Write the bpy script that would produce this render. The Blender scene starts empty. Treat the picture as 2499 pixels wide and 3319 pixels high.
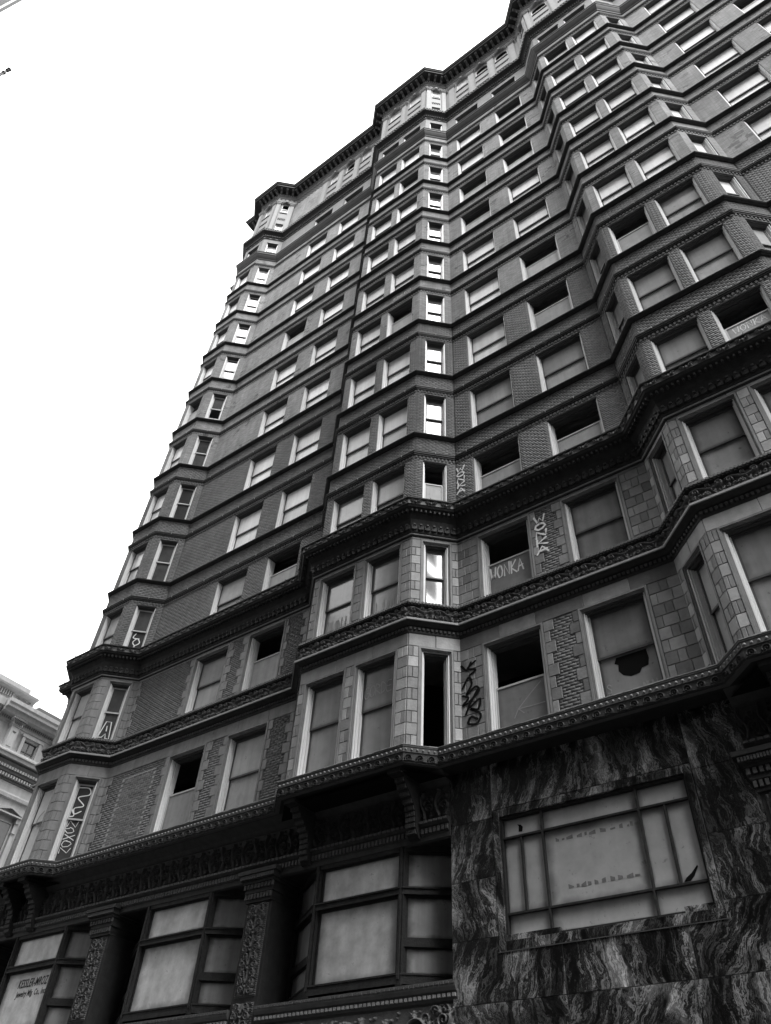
import bpy, bmesh, math, random
import numpy as np
from mathutils import Matrix, Vector
random.seed(7); rng = np.random.default_rng(7)
C = bpy.context.scene.collection
S = bpy.context.scene
# ------------------------------------------------------------------ camera
Z0 = 17.075                      # height of the first brick storey's sill above the street
cam = bpy.data.cameras.new('camera'); camo = bpy.data.objects.new('camera', cam); C.objects.link(camo)
YAW, PITCH, ROLL, FPX = -0.6745, 0.7911, 0.0694, 2433.37
cy, sy, cp, sp = math.cos(YAW), math.sin(YAW), math.cos(PITCH), math.sin(PITCH)
fw = Vector((sy*cp, cy*cp, sp)); r0 = Vector((cy, -sy, 0)); u0 = r0.cross(fw)
rt = math.cos(ROLL)*r0 + math.sin(ROLL)*u0; up = -math.sin(ROLL)*r0 + math.cos(ROLL)*u0
M = Matrix((rt, up, -fw)).transposed().to_4x4(); M.translation = (8.8759, -13.2686, Z0-15.4748)
camo.matrix_world = M
cam.sensor_fit = 'HORIZONTAL'; cam.sensor_width = 36; cam.lens = FPX/2499*36
cam.clip_end = 3000; cam.clip_start = 0.1
S.camera = camo
# ------------------------------------------------------------------ sky, sun, exposure
SUN_EL, SUN_AZ = math.radians(52), math.radians(-38)     # azimuth measured from +x towards +y
w = bpy.data.worlds.new('World'); S.world = w; w.use_nodes = True
nt = w.node_tree; nd = nt.nodes; lk = nt.links; nd.clear()
wo = nd.new('ShaderNodeOutputWorld'); bg = nd.new('ShaderNodeBackground'); bg.inputs['Strength'].default_value = 0.1
sk = nd.new('ShaderNodeTexSky'); sk.sky_type = 'NISHITA'; sk.sun_disc = False
sk.sun_elevation = SUN_EL; sk.sun_rotation = math.radians(90)-SUN_AZ
bw = nd.new('ShaderNodeRGBToBW'); lk.new(sk.outputs[0], bw.inputs[0])
tc = nd.new('ShaderNodeTexCoord'); sep = nd.new('ShaderNodeSeparateXYZ'); lk.new(tc.outputs['Generated'], sep.inputs[0])
def mth(nodes, links, op, a, b=None, c=None, clamp=False):
    n = nodes.new('ShaderNodeMath'); n.operation = op; n.use_clamp = clamp
    for i, v in enumerate((a, b, c)):
        if v is None: continue
        if isinstance(v, (int, float)): n.inputs[i].default_value = v
        else: links.new(v, n.inputs[i])
    return n.outputs[0]
zc = mth(nd, lk, 'MAXIMUM', sep.outputs[2], 0.0)
grad = mth(nd, lk, 'MULTIPLY_ADD', zc, 0.55, 0.45)        # overcast sky: horizon about half as bright as the zenith
cn = nd.new('ShaderNodeTexNoise'); cn.inputs['Scale'].default_value = 2.2; cn.inputs['Detail'].default_value = 6
lk.new(tc.outputs['Generated'], cn.inputs['Vector'])
cl = mth(nd, lk, 'MULTIPLY_ADD', cn.outputs[0], 0.30, 0.85)
ov = mth(nd, lk, 'MULTIPLY', grad, cl); ov = mth(nd, lk, 'MULTIPLY', ov, 11.5)
tot = mth(nd, lk, 'MULTIPLY_ADD', bw.outputs[0], 0.12, ov)
lk.new(tot, bg.inputs['Color']); lk.new(bg.outputs[0], wo.inputs[0])
sun = bpy.data.lights.new('sun', 'SUN'); sun.energy = 1.8; sun.angle = math.radians(36); sun.color = (1, 1, 1)
suno = bpy.data.objects.new('sun', sun); C.objects.link(suno)
sd = Vector((math.cos(SUN_EL)*math.cos(SUN_AZ), math.cos(SUN_EL)*math.sin(SUN_AZ), math.sin(SUN_EL)))
suno.rotation_euler = sd.to_track_quat('Z', 'Y').to_euler(); suno.location = (20, -20, 90)
S.view_settings.view_transform = 'Standard'; S.view_settings.look = 'None'
S.view_settings.exposure = 1.65; S.view_settings.gamma = 1.0; S.view_settings.use_curve_mapping = False
S.render.engine = 'CYCLES'; S.cycles.max_bounces = 5; S.cycles.diffuse_bounces = 3

# ------------------------------------------------------------------ materials
def mat(name, base=0.3, rough=0.8, ior=1.45, var=0.0, scale=3.0, bump=0.0, bscale=40.0, rnd=0.0, facernd=0.0, stain=0.0, spec=0.5, metal=0.0, streak=0.0):
    m = bpy.data.materials.new(name); m.use_nodes = True
    t = m.node_tree; n = t.nodes; l = t.links; p = n['Principled BSDF']
    p.inputs['Roughness'].default_value = rough; p.inputs['IOR'].default_value = ior
    p.inputs['Specular IOR Level'].default_value = spec; p.inputs['Metallic'].default_value = metal
    geo = n.new('ShaderNodeNewGeometry'); pos = geo.outputs['Position']
    v = None
    def mul(a, b): return mth(n, l, 'MULTIPLY', a, b)
    if var:
        no = n.new('ShaderNodeTexNoise'); no.inputs['Scale'].default_value = scale; no.inputs['Detail'].default_value = 7; no.inputs['Roughness'].default_value = 0.62
        l.new(pos, no.inputs['Vector']); v = mth(n, l, 'MULTIPLY_ADD', no.outputs[0], 4*var, 1-2*var)
    if streak:
        mp = n.new('ShaderNodeMapping'); mp.inputs['Scale'].default_value = (3.2, 3.2, 0.22); l.new(pos, mp.inputs[0])
        no = n.new('ShaderNodeTexNoise'); no.inputs['Scale'].default_value = 1.6; no.inputs['Detail'].default_value = 6; l.new(mp.outputs[0], no.inputs['Vector'])
        s_ = mth(n, l, 'MULTIPLY_ADD', no.outputs[0], 4*streak, 1-2*streak); v = s_ if v is None else mul(v, s_)
    if stain:
        no = n.new('ShaderNodeTexNoise'); no.inputs['Scale'].default_value = 0.45; no.inputs['Detail'].default_value = 4
        l.new(pos, no.inputs['Vector']); s_ = mth(n, l, 'MULTIPLY_ADD', no.outputs[0], 4*stain, 1-2*stain); v = s_ if v is None else mul(v, s_)
    if rnd:
        oi = n.new('ShaderNodeObjectInfo'); s_ = mth(n, l, 'MULTIPLY_ADD', oi.outputs['Random'], 2*rnd, 1-rnd); v = s_ if v is None else mul(v, s_)
    if facernd:
        at = n.new('ShaderNodeAttribute'); at.attribute_name = 'rnd'; s_ = mth(n, l, 'MULTIPLY_ADD', at.outputs['Fac'], 2*facernd, 1-facernd); v = s_ if v is None else mul(v, s_)
    if v is None: p.inputs['Base Color'].default_value = (base, base, base, 1)
    else:
        v = mul(v, base); v = mth(n, l, 'MAXIMUM', v, 0.004); v = mth(n, l, 'MINIMUM', v, 0.9); l.new(v, p.inputs['Base Color'])
    if bump:
        no = n.new('ShaderNodeTexNoise'); no.inputs['Scale'].default_value = bscale; no.inputs['Detail'].default_value = 4; l.new(pos, no.inputs['Vector'])
        b = n.new('ShaderNodeBump'); b.inputs['Strength'].default_value = bump; b.inputs['Distance'].default_value = 0.02
        l.new(no.outputs[0], b.inputs['Height']); l.new(b.outputs[0], p.inputs['Normal'])
    return m
def dirty_edges(m, amt=0.6, wd=0.10):
    t = m.node_tree; n = t.nodes; l = t.links; p = n['Principled BSDF']; src = p.inputs['Base Color'].links[0].from_socket
    tc_ = n.new('ShaderNodeTexCoord'); se = n.new('ShaderNodeSeparateXYZ'); l.new(tc_.outputs['Generated'], se.inputs[0])
    def edge(o): return mth(n, l, 'MINIMUM', o, mth(n, l, 'SUBTRACT', 1.0, o))
    e = mth(n, l, 'MINIMUM', edge(se.outputs[0]), edge(se.outputs[2]))
    g = n.new('ShaderNodeNewGeometry'); no = n.new('ShaderNodeTexNoise'); no.inputs['Scale'].default_value = 3.0; no.inputs['Detail'].default_value = 8; l.new(g.outputs['Position'], no.inputs['Vector'])
    e = mth(n, l, 'ADD', e, mth(n, l, 'MULTIPLY_ADD', no.outputs[0], 0.16, -0.08)); e = mth(n, l, 'DIVIDE', e, wd, clamp=True)
    f = mth(n, l, 'MULTIPLY_ADD', e, amt, 1-amt)
    n2 = n.new('ShaderNodeTexNoise'); n2.inputs['Scale'].default_value = 7.0; n2.inputs['Detail'].default_value = 10; n2.inputs['Roughness'].default_value = 0.75; l.new(g.outputs['Position'], n2.inputs['Vector'])
    sp_ = mth(n, l, 'MULTIPLY_ADD', mth(n, l, 'GREATER_THAN', n2.outputs[0], 0.63), -0.35, 1.0)
    v = mth(n, l, 'MULTIPLY', mth(n, l, 'MULTIPLY', src, f), sp_); l.new(v, p.inputs['Base Color'])
def brickmat(name, base, mortar, bw_=0.215, bh=0.077, mo=0.010, bump=0.6, patch=True):
    m = mat(name, base, 0.85, var=0.0); t = m.node_tree; n = t.nodes; l = t.links; p = n['Principled BSDF']
    geo = n.new('ShaderNodeNewGeometry')
    cr = n.new('ShaderNodeVectorMath'); cr.operation = 'CROSS_PRODUCT'; l.new(geo.outputs['True Normal'], cr.inputs[0]); cr.inputs[1].default_value = (0, 0, 1)
    dt = n.new('ShaderNodeVectorMath'); dt.operation = 'DOT_PRODUCT'; l.new(geo.outputs['Position'], dt.inputs[0]); l.new(cr.outputs[0], dt.inputs[1])
    se = n.new('ShaderNodeSeparateXYZ'); l.new(geo.outputs['Position'], se.inputs[0])
    cb = n.new('ShaderNodeCombineXYZ'); l.new(dt.outputs['Value'], cb.inputs[0]); l.new(se.outputs[2], cb.inputs[1])
    br = n.new('ShaderNodeTexBrick'); l.new(cb.outputs[0], br.inputs['Vector'])
    for k, v in (('Scale', 1.0), ('Brick Width', bw_), ('Row Height', bh), ('Mortar Size', mo), ('Mortar Smooth', 0.1)): br.inputs[k].default_value = v
    br.inputs['Color1'].default_value = (base*0.78,)*3+(1,); br.inputs['Color2'].default_value = (base*1.2,)*3+(1,); br.inputs['Mortar'].default_value = (mortar,)*3+(1,)
    no = n.new('ShaderNodeTexNoise'); no.inputs['Scale'].default_value = 0.5; no.inputs['Detail'].default_value = 5; l.new(geo.outputs['Position'], no.inputs['Vector'])
    mp = n.new('ShaderNodeMapping'); mp.inputs['Scale'].default_value = (2.5, 2.5, 0.3); l.new(geo.outputs['Position'], mp.inputs[0])
    n2 = n.new('ShaderNodeTexNoise'); n2.inputs['Scale'].default_value = 1.5; n2.inputs['Detail'].default_value = 5; l.new(mp.outputs[0], n2.inputs['Vector'])
    f1 = mth(n, l, 'MULTIPLY_ADD', no.outputs[0], 1.0, 0.5); f2 = mth(n, l, 'MULTIPLY_ADD', n2.outputs[0], 0.9, 0.55); f = mth(n, l, 'MULTIPLY', f1, f2)
    b2 = n.new('ShaderNodeRGBToBW'); l.new(br.outputs['Color'], b2.inputs[0])
    v = mth(n, l, 'MULTIPLY', b2.outputs[0], f)
    # patches of re-fired darker brick, worn in clumps
    n3 = n.new('ShaderNodeTexNoise'); n3.inputs['Scale'].default_value = 1.1; n3.inputs['Detail'].default_value = 3; l.new(geo.outputs['Position'], n3.inputs['Vector'])
    gt = mth(n, l, 'GREATER_THAN', n3.outputs[0], 0.60); wn = n.new('ShaderNodeTexWhiteNoise'); wn.noise_dimensions = '2D'
    fl = n.new('ShaderNodeVectorMath'); fl.operation = 'SNAP'; l.new(cb.outputs[0], fl.inputs[0]); fl.inputs[1].default_value = (bw_, bh, 1)
    l.new(fl.outputs[0], wn.inputs['Vector']); g2 = mth(n, l, 'GREATER_THAN', wn.outputs[0], 0.55); g = mth(n, l, 'MULTIPLY', gt, g2)
    dk = mth(n, l, 'MULTIPLY_ADD', g, -0.5, 1.0); v = mth(n, l, 'MULTIPLY', v, dk)
    l.new(v, p.inputs['Base Color'])
    b = n.new('ShaderNodeBump'); b.invert = True; b.inputs['Strength'].default_value = bump; b.inputs['Distance'].default_value = 0.012; l.new(br.outputs['Fac'], b.inputs['Height']); l.new(b.outputs[0], p.inputs['Normal'])
    return m
M_ = {}
M_['brick'] = brickmat('brick_wall_high', 0.225, 0.16, bump=0.45)
M_['brick_unit'] = mat('brick_unit', 0.148, 0.85, spec=0.2, var=0.10, scale=5, facernd=0.13, stain=0.22, streak=0.12, bump=0.2)
M_['brick_piece'] = mat('brick_piece', 0.155, 0.85, var=0.2, scale=9, rnd=0.35, bump=0.3)
M_['mortar'] = mat('mortar', 0.135, 0.95, spec=0.2, var=0.15, stain=0.2)
M_['mortar_pale'] = mat('mortar_pale', 0.34, 0.95, var=0.15, scale=8)
M_['stone'] = mat('terracotta_stone', 0.32, 0.6, var=0.2, scale=4, rnd=0.36, facernd=0.0, bump=0.35, bscale=18, streak=0.14)
M_['stone_flat'] = mat('dark_stone', 0.20, 0.6, var=0.25, scale=4, rnd=0.42, bump=0.35, bscale=18, streak=0.14)  # darker stone for the flat walls between the bays
M_['deep_shade'] = mat('deep_shade_black', 0.028, 0.6, spec=0.15, var=0.25, scale=6, bump=0.25, bscale=25)  # near-black base paints the under-cornice shade into soffits and consoles
M_['deep_shade2'] = mat('deep_shade_grey', 0.06, 0.6, spec=0.15, var=0.25, scale=6)  # same painted shade, greyer, for entablature and console leaves; also backs spandrels
M_['stone_face'] = mat('terracotta_slab', 0.21, 0.6, var=0.2, scale=4, bump=0.3, bscale=18, streak=0.2)
M_['joint'] = mat('dark_joint', 0.085, 0.95)
M_['trim'] = mat('dark_trim', 0.038, 0.55, spec=0.2, var=0.25, scale=6, bump=0.25, bscale=25, streak=0.12)
M_['trim2'] = mat('dark_trim_light', 0.10, 0.6, spec=0.2, var=0.2, scale=6, bump=0.25, bscale=25)
M_['carve'] = mat('carved_terracotta', 0.14, 0.5, spec=0.2, var=0.28, scale=9, bump=0.35, bscale=40, stain=0.12)
M_['carve_dark'] = mat('carved_dark', 0.05, 0.5, spec=0.2, var=0.3, scale=9, bump=0.35, bscale=40)
M_['top'] = mat('arcade_terracotta', 0.20, 0.65, var=0.12, scale=3, bump=0.2, streak=0.1)
M_['fillet'] = mat('pale_fillet', 0.28, 0.6, var=0.2, scale=7)
M_['white'] = mat('white_frame_paint', 0.74, 0.4, var=0.05, scale=6, streak=0.12)
M_['sash'] = mat('dark_sash_paint', 0.06, 0.5, var=0.2)
M_['sash_white'] = mat('pale_sash_paint', 0.5, 0.5, var=0.15)
M_['glass_hi'] = mat('papered_glass_bright', 0.58, 0.28, ior=1.5, var=0.16, scale=1.1, rnd=0.28, streak=0.14, stain=0.12)
M_['glass_mid'] = mat('papered_glass', 0.38, 0.16, ior=1.6, var=0.2, scale=1.3, rnd=0.28, streak=0.14)
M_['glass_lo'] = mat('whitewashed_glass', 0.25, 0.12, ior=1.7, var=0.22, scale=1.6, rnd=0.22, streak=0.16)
M_['glass_clear'] = mat('clear_sky_glass', 0.15, 0.05, ior=1.9, var=0.05)
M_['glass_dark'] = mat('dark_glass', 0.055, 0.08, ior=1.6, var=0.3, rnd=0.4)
M_['board'] = mat('board_infill', 0.30, 0.5, var=0.15, scale=4, streak=0.15, rnd=0.2)
M_['board_dark'] = mat('board_infill_dark', 0.17, 0.5, var=0.2, scale=4, streak=0.1)
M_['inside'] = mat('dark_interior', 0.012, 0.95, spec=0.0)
M_['ceiling'] = mat('room_ceiling', 0.22, 0.95, var=0.2)
M_['wood'] = mat('dark_window_wood', 0.032, 0.6, spec=0.2, var=0.35, scale=12, bump=0.4, bscale=30, streak=0.2)
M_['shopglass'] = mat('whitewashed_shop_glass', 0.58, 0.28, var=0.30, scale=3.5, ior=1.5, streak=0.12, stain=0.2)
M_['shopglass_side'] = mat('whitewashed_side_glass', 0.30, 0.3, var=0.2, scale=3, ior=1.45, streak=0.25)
M_['marbleglass'] = mat('clouded_pane', 0.42, 0.4, var=0.18, scale=2.5, ior=1.4, streak=0.06, stain=0.15)
M_['paint_white'] = mat('spray_paint_white', 0.75, 0.6, var=0.06, scale=20)
M_['paint_grey'] = mat('spray_paint_grey', 0.36, 0.6, var=0.15, scale=10)
M_['paint_faint'] = mat('spray_paint_faint', 0.30, 0.6, var=0.15, scale=10)
M_['paint_black'] = mat('spray_paint_black', 0.006, 0.7, spec=0.1)
M_['letter'] = mat('sign_letter_black', 0.015, 0.5)
M_['limestone'] = mat('pale_limestone', 0.40, 0.75, var=0.12, scale=2, bump=0.2, streak=0.15)
M_['limestone_dark'] = mat('dark_limestone', 0.11, 0.75, var=0.2, scale=3, bump=0.2)  # darker limestone for dentils, mouldings, ornament, sashes and the roof attic
M_['opp'] = mat('opposite_masonry', 0.15, 0.8, var=0.12, scale=2)
M_['opp_dark'] = mat('opposite_spandrel', 0.14, 0.7, var=0.15, scale=2)
M_['opp_glass'] = mat('opposite_glass', 0.05, 0.06, ior=1.6)
M_['asphalt'] = mat('asphalt', 0.04, 0.9, var=0.2, scale=4, bump=0.4, bscale=60)
M_['pave'] = mat('concrete_pavement', 0.10, 0.9, var=0.15, scale=2, bump=0.2)
M_['metal'] = mat('painted_pole_metal', 0.25, 0.4, metal=0.5, var=0.1)
M_['roofing'] = mat('roofing', 0.12, 0.9, var=0.2)
for k_, a_ in (('shopglass', .5), ('shopglass_side', .7), ('marbleglass', .55), ('glass_lo', .35), ('glass_mid', .25), ('board', .25), ('board_dark', .3)): dirty_edges(M_[k_], a_)
# dark veined marble
def marble():
    m = mat('veined_marble', 0.1, 0.30, spec=0.5); t = m.node_tree; n = t.nodes; l = t.links; p = n['Principled BSDF']
    geo = n.new('ShaderNodeNewGeometry'); oi = n.new('ShaderNodeObjectInfo')
    off = n.new('ShaderNodeVectorMath'); off.operation = 'SCALE'; cbo = n.new('ShaderNodeCombineXYZ')
    for i in range(3): l.new(oi.outputs['Random'], cbo.inputs[i])
    l.new(cbo.outputs[0], off.inputs[0]); off.inputs['Scale'].default_value = 47.0
    add = n.new('ShaderNodeVectorMath'); add.operation = 'ADD'; l.new(geo.outputs['Position'], add.inputs[0]); l.new(off.outputs[0], add.inputs[1])
    ro = n.new('ShaderNodeVectorRotate'); ro.rotation_type = 'Y_AXIS'; l.new(add.outputs[0], ro.inputs['Vector'])
    l.new(mth(n, l, 'MULTIPLY_ADD', oi.outputs['Random'], 0.9, -0.55), ro.inputs['Angle'])
    wn = n.new('ShaderNodeTexNoise'); wn.inputs['Scale'].default_value = 1.3; wn.inputs['Detail'].default_value = 5; l.new(ro.outputs[0], wn.inputs['Vector'])
    wv = n.new('ShaderNodeVectorMath'); wv.operation = 'SCALE'; l.new(wn.outputs['Color'], wv.inputs[0]); wv.inputs['Scale'].default_value = 0.62
    a2 = n.new('ShaderNodeVectorMath'); a2.operation = 'ADD'; l.new(ro.outputs[0], a2.inputs[0]); l.new(wv.outputs[0], a2.inputs[1])
    mp = n.new('ShaderNodeMapping'); mp.inputs['Scale'].default_value = (5.6, 5.6, 0.50); l.new(a2.outputs[0], mp.inputs[0])
    v1 = n.new('ShaderNodeTexNoise'); v1.inputs['Scale'].default_value = 1.25; v1.inputs['Detail'].default_value = 9; v1.inputs['Roughness'].default_value = 0.68; l.new(mp.outputs[0], v1.inputs['Vector'])
    cr = n.new('ShaderNodeValToRGB'); l.new(v1.outputs[0], cr.inputs[0])
    e = cr.color_ramp.elements; e[0].position = 0.36; e[0].color = (0.003,)*3+(1,); e[1].position = 0.70; e[1].color = (0.38,)*3+(1,)
    for po, c in ((0.435, 0.006), (0.45, 0.12), (0.465, 0.008), (0.505, 0.012), (0.525, 0.22), (0.555, 0.24), (0.575, 0.02), (0.60, 0.03), (0.625, 0.26)):
        q = cr.color_ramp.elements.new(po); q.color = (c,)*3+(1,)
    fine = n.new('ShaderNodeTexNoise'); fine.inputs['Scale'].default_value = 26; fine.inputs['Detail'].default_value = 5; l.new(a2.outputs[0], fine.inputs['Vector'])
    b = n.new('ShaderNodeRGBToBW'); l.new(cr.outputs[0], b.inputs[0])
    v = mth(n, l, 'MULTIPLY', b.outputs[0], mth(n, l, 'MULTIPLY_ADD', fine.outputs[0], 1.6, 0.2))
    mp2 = n.new('ShaderNodeMapping'); mp2.inputs['Scale'].default_value = (1.6, 1.6, 0.7); l.new(a2.outputs[0], mp2.inputs[0])
    big = n.new('ShaderNodeTexNoise'); big.inputs['Scale'].default_value = 1.1; big.inputs['Detail'].default_value = 3; l.new(mp2.outputs[0], big.inputs['Vector'])
    k1 = mth(n, l, 'MULTIPLY_ADD', big.outputs[0], 6.0, -2.5, clamp=True)
    k2 = mth(n, l, 'MULTIPLY_ADD', big.outputs[0], 9.0, -5.1, clamp=True)
    v = mth(n, l, 'MULTIPLY', v, mth(n, l, 'MULTIPLY_ADD', k1, 1.0, 0.22))
    pale = mth(n, l, 'MULTIPLY', mth(n, l, 'MULTIPLY_ADD', fine.outputs[0], 0.26, 0.02), k2)
    v = mth(n, l, 'ADD', v, pale); l.new(v, p.inputs['Base Color'])
    return m
M_['marble'] = marble()

# ------------------------------------------------------------------ object helpers
class MB:
    def __init__(s): s.v = []; s.f = []
    def quad(s, a, b, c, d): i = len(s.v); s.v += [tuple(a), tuple(b), tuple(c), tuple(d)]; s.f.append((i, i+1, i+2, i+3))
    def poly(s, pts): i = len(s.v); s.v += [tuple(p) for p in pts]; s.f.append(tuple(range(i, i+len(pts))))
    def box(s, x0, x1, y0, y1, z0, z1, fn=None):
        p = [(x, y, z) for x in (x0, x1) for y in (y0, y1) for z in (z0, z1)]
        if fn: p = [tuple(fn(*q)) for q in p]
        i = len(s.v); s.v += p
        s.f += [tuple(i+k for k in q) for q in ((0, 1, 3, 2), (4, 6, 7, 5), (0, 4, 5, 1), (2, 3, 7, 6), (0, 2, 6, 4), (1, 5, 7, 3))]
    def bev(s, x0, x1, y0, y1, z0, z1, b=0.01):      # block whose face (towards -y) is chamfered
        i = len(s.v)
        s.v += [(x0, y1, z0), (x1, y1, z0), (x1, y1, z1), (x0, y1, z1), (x0, y0+b, z0), (x1, y0+b, z0), (x1, y0+b, z1), (x0, y0+b, z1),
                (x0+b, y0, z0+b), (x1-b, y0, z0+b), (x1-b, y0, z1-b), (x0+b, y0, z1-b)]
        for k in range(4):
            k2 = (k+1) % 4; s.f.append((i+k, i+k2, i+4+k2, i+4+k)); s.f.append((i+4+k, i+4+k2, i+8+k2, i+8+k))
        s.f.append((i+8, i+9, i+10, i+11))
    def mesh(s, name, m, smooth=False):
        me = bpy.data.meshes.new(name); me.from_pydata(s.v, [], s.f); me.materials.append(M_[m] if isinstance(m, str) else m)
        if smooth: me.shade_smooth()
        return me
def ob(name, me, parent=None, mtx=None):
    o = bpy.data.objects.new(name, me); C.objects.link(o)
    if parent is not None: o.parent = parent
    if mtx is not None: o.matrix_basis = mtx
    return o
def stuff(o): o['kind'] = 'stuff'; return o
def thing(name, label, cat, loc, group=None):
    o = bpy.data.objects.new(name, None); C.objects.link(o); o.location = loc; o['label'] = label; o['category'] = cat
    if group: o['group'] = group
    return o
# ------------------------------------------------------------------ the plan of the street front
A_, B_ = 0.927, 0.9166
W_ = 3.485
class Seg:
    def __init__(s, kind, p0, p1):
        s.kind = kind; s.p0 = Vector(p0); s.p1 = Vector(p1); s.u = (s.p1-s.p0).normalized(); s.n = Vector((s.u.y, -s.u.x)); s.L = (s.p1-s.p0).length
        s.th = math.atan2(s.u.y, s.u.x)
    def P(s, a, n, z): q = s.p0+s.u*a+s.n*n; return (q.x, q.y, z+Z0)
    def M(s, a, n, z): return Matrix.Translation(s.P(a, n, z)) @ Matrix.Rotation(s.th, 4, 'Z')
xP1, xE1 = -13.389, -15.051; XE3 = 7.308; XP3 = XE3+W_
nodes = [('return', (-16.42, 12)), ('stub', (-16.42, 0)), ('facetL1', (xE1-A_, 0)), ('front1', (xE1, -B_)), ('facetR1', (xP1, -B_)), ('flat12', (xP1+A_, 0)),
         ('facetL2', (-W_-A_, 0)), ('front2', (-W_, -B_)), ('facetR2', (0, -B_)), ('flat23', (A_, 0)), ('facetL3', (XE3-A_, 0)), ('front3', (XE3, -B_)),
         ('facetR3', (XP3, -B_)), ('flat34', (XP3+A_, 0)), ('facetL4', (19.77, 0)), ('front4', (20.70, -B_)), ('facetR4', (24.18, -B_)), ('end', (25.1, 0)), ('fin', (30, 0))]
SEG = [Seg(nodes[i][0], nodes[i][1], nodes[i+1][1]) for i in range(len(nodes)-1)]
SG = {s.kind: s for s in SEG}
def bayq(k): return k.startswith('front') or k.startswith('facet')
def offpath(dist):
    """points of the plan outline moved outwards by dist(seg)"""
    out = []; ds = [dist(s) for s in SEG]
    out.append(SEG[0].p0+SEG[0].n*ds[0])
    for i in range(1, len(SEG)):
        a, b = SEG[i-1], SEG[i]; p = a.p0+a.n*ds[i-1]; q = b.p0+b.n*ds[i]
        den = a.u.x*b.u.y-a.u.y*b.u.x; r = q-p; t = (r.x*b.u.y-r.y*b.u.x)/den; out.append(p+a.u*t)
    out.append(SEG[-1].p1+SEG[-1].n*ds[-1]); return out
def sweep(name, rows, m, parent, base=None, smooth=False):
    mb = MB(); R = []
    for d, z in rows:
        f = d if callable(d) else ((lambda s, d=d: d) if base is None else (lambda s, d=d: base(s)+d))
        R.append([(p.x, p.y, z+Z0) for p in offpath(f)])
    for r1, r2 in zip(R, R[1:]):
        for i in range(len(r1)-1): mb.quad(r1[i], r1[i+1], r2[i+1], r2[i])
    return ob(name, mb.mesh(name, m, smooth), parent)
def span(i, n, base=None):
    """start and end of segment i on the outline moved out by n"""
    f = (lambda s: n) if base is None else (lambda s: base(s)+n)
    P = offpath(f); return P[i], P[i+1]
def row_of(name, me, unit, n, z, parent, kinds, base=None, gap=0.0):
    """copies of a repeated ornament along the front, stretched a little so a whole number fits"""
    out = []
    for i, s in enumerate(SEG):
        if kinds and not kinds(s): continue
        p, q = span(i, n, base); L = (q-p).length-2*gap; k = max(1, round(L/unit)); sc = L/(k*unit)
        for j in range(k):
            c = p+s.u*(gap+j*L/k)
            mt = Matrix.Translation((c.x, c.y, z+Z0)) @ Matrix.Rotation(s.th, 4, 'Z') @ Matrix.Diagonal((sc, 1, 1, 1))
            out.append(ob(name, me, parent, mt))
    return out
def row_stuff(name, fn, unit, n, z, m, parent, kinds=None, base=None, smooth=False):
    """many tiny pieces along the front joined: fn(mb, F) writes one piece through the map F(x,y,z)"""
    mb = MB()
    for i, s in enumerate(SEG):
        if kinds and not kinds(s): continue
        p, q = span(i, n, base); L = (q-p).length; k = max(1, round(L/unit))
        for j in range(k):
            c = p+s.u*((j+0.5)*L/k)
            def F(x, y, zz, c=c, s=s): r = c+s.u*x-s.n*y; return (r.x, r.y, z+zz+Z0)
            fn(mb, F)
    return stuff(ob(name, mb.mesh(name, m, smooth), parent))
vis = lambda s: s.kind not in ('return', 'facetL4', 'front4', 'facetR4', 'end')
visb = lambda s: vis(s) and s.kind != 'facetL1'

# ------------------------------------------------------------------ carved relief (height fields)
def spiral(cx, cz, r, turns, a0, sgn, k=0.12, n=36):
    t = np.linspace(0, 1, n); rr = r*(1-t)+r*k*t; a = a0+sgn*turns*2*np.pi*t
    return np.stack([cx+rr*np.cos(a), cz+rr*np.sin(a)], 1)
def relief_mesh(name, w_, h_, nx, nz, strokes, m, blobs=(), depth=0.03, smooth=True, noise=0.0):
    """strokes: (points, radius0, radius1, height) ; blobs: (x,z,r,height)"""
    X, Z = np.meshgrid(np.linspace(0, w_, nx), np.linspace(0, h_, nz)); H = np.zeros_like(X)
    for pts, ra, rb, hh in strokes:
        pts = np.asarray(pts, float); seg = np.hypot(*np.diff(pts, axis=0).T); nn = max(2, int(seg.sum()/(min(ra, rb)*0.6+1e-4)))
        nn = min(nn, 160); cs = np.concatenate([[0], np.cumsum(seg)]); tt = np.linspace(0, cs[-1], nn)
        px = np.interp(tt, cs, pts[:, 0]); pz = np.interp(tt, cs, pts[:, 1]); rr = np.linspace(ra, rb, nn)
        for x, z, r in zip(px, pz, rr):
            i0 = np.searchsorted(Z[:, 0], z-r); i1 = np.searchsorted(Z[:, 0], z+r); j0 = np.searchsorted(X[0], x-r); j1 = np.searchsorted(X[0], x+r)
            if i0 >= i1 or j0 >= j1: continue
            d = 1-((X[i0:i1, j0:j1]-x)**2+(Z[i0:i1, j0:j1]-z)**2)/(r*r)
            H[i0:i1, j0:j1] = np.maximum(H[i0:i1, j0:j1], np.where(d > 0, hh*np.sqrt(np.maximum(d, 0)), 0))
    for x, z, r, hh in blobs:
        d = 1-((X-x)**2+(Z-z)**2)/(r*r); H = np.maximum(H, np.where(d > 0, hh*np.sqrt(np.maximum(d, 0)), 0))
    if noise: H = H+noise*rng.random(H.shape)*(H > 0)
    H[0, :] = 0; H[-1, :] = 0
    V = np.stack([X.ravel(), -1.35*H.ravel(), Z.ravel()], 1)
    I = np.arange(nx*nz).reshape(nz, nx); F = np.stack([I[:-1, :-1], I[:-1, 1:], I[1:, 1:], I[1:, :-1]], -1).reshape(-1, 4)
    me = bpy.data.meshes.new(name); me.from_pydata(V.tolist(), [], F.tolist()); me.materials.append(M_[m])
    if smooth: me.shade_smooth()
    return me
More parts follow.
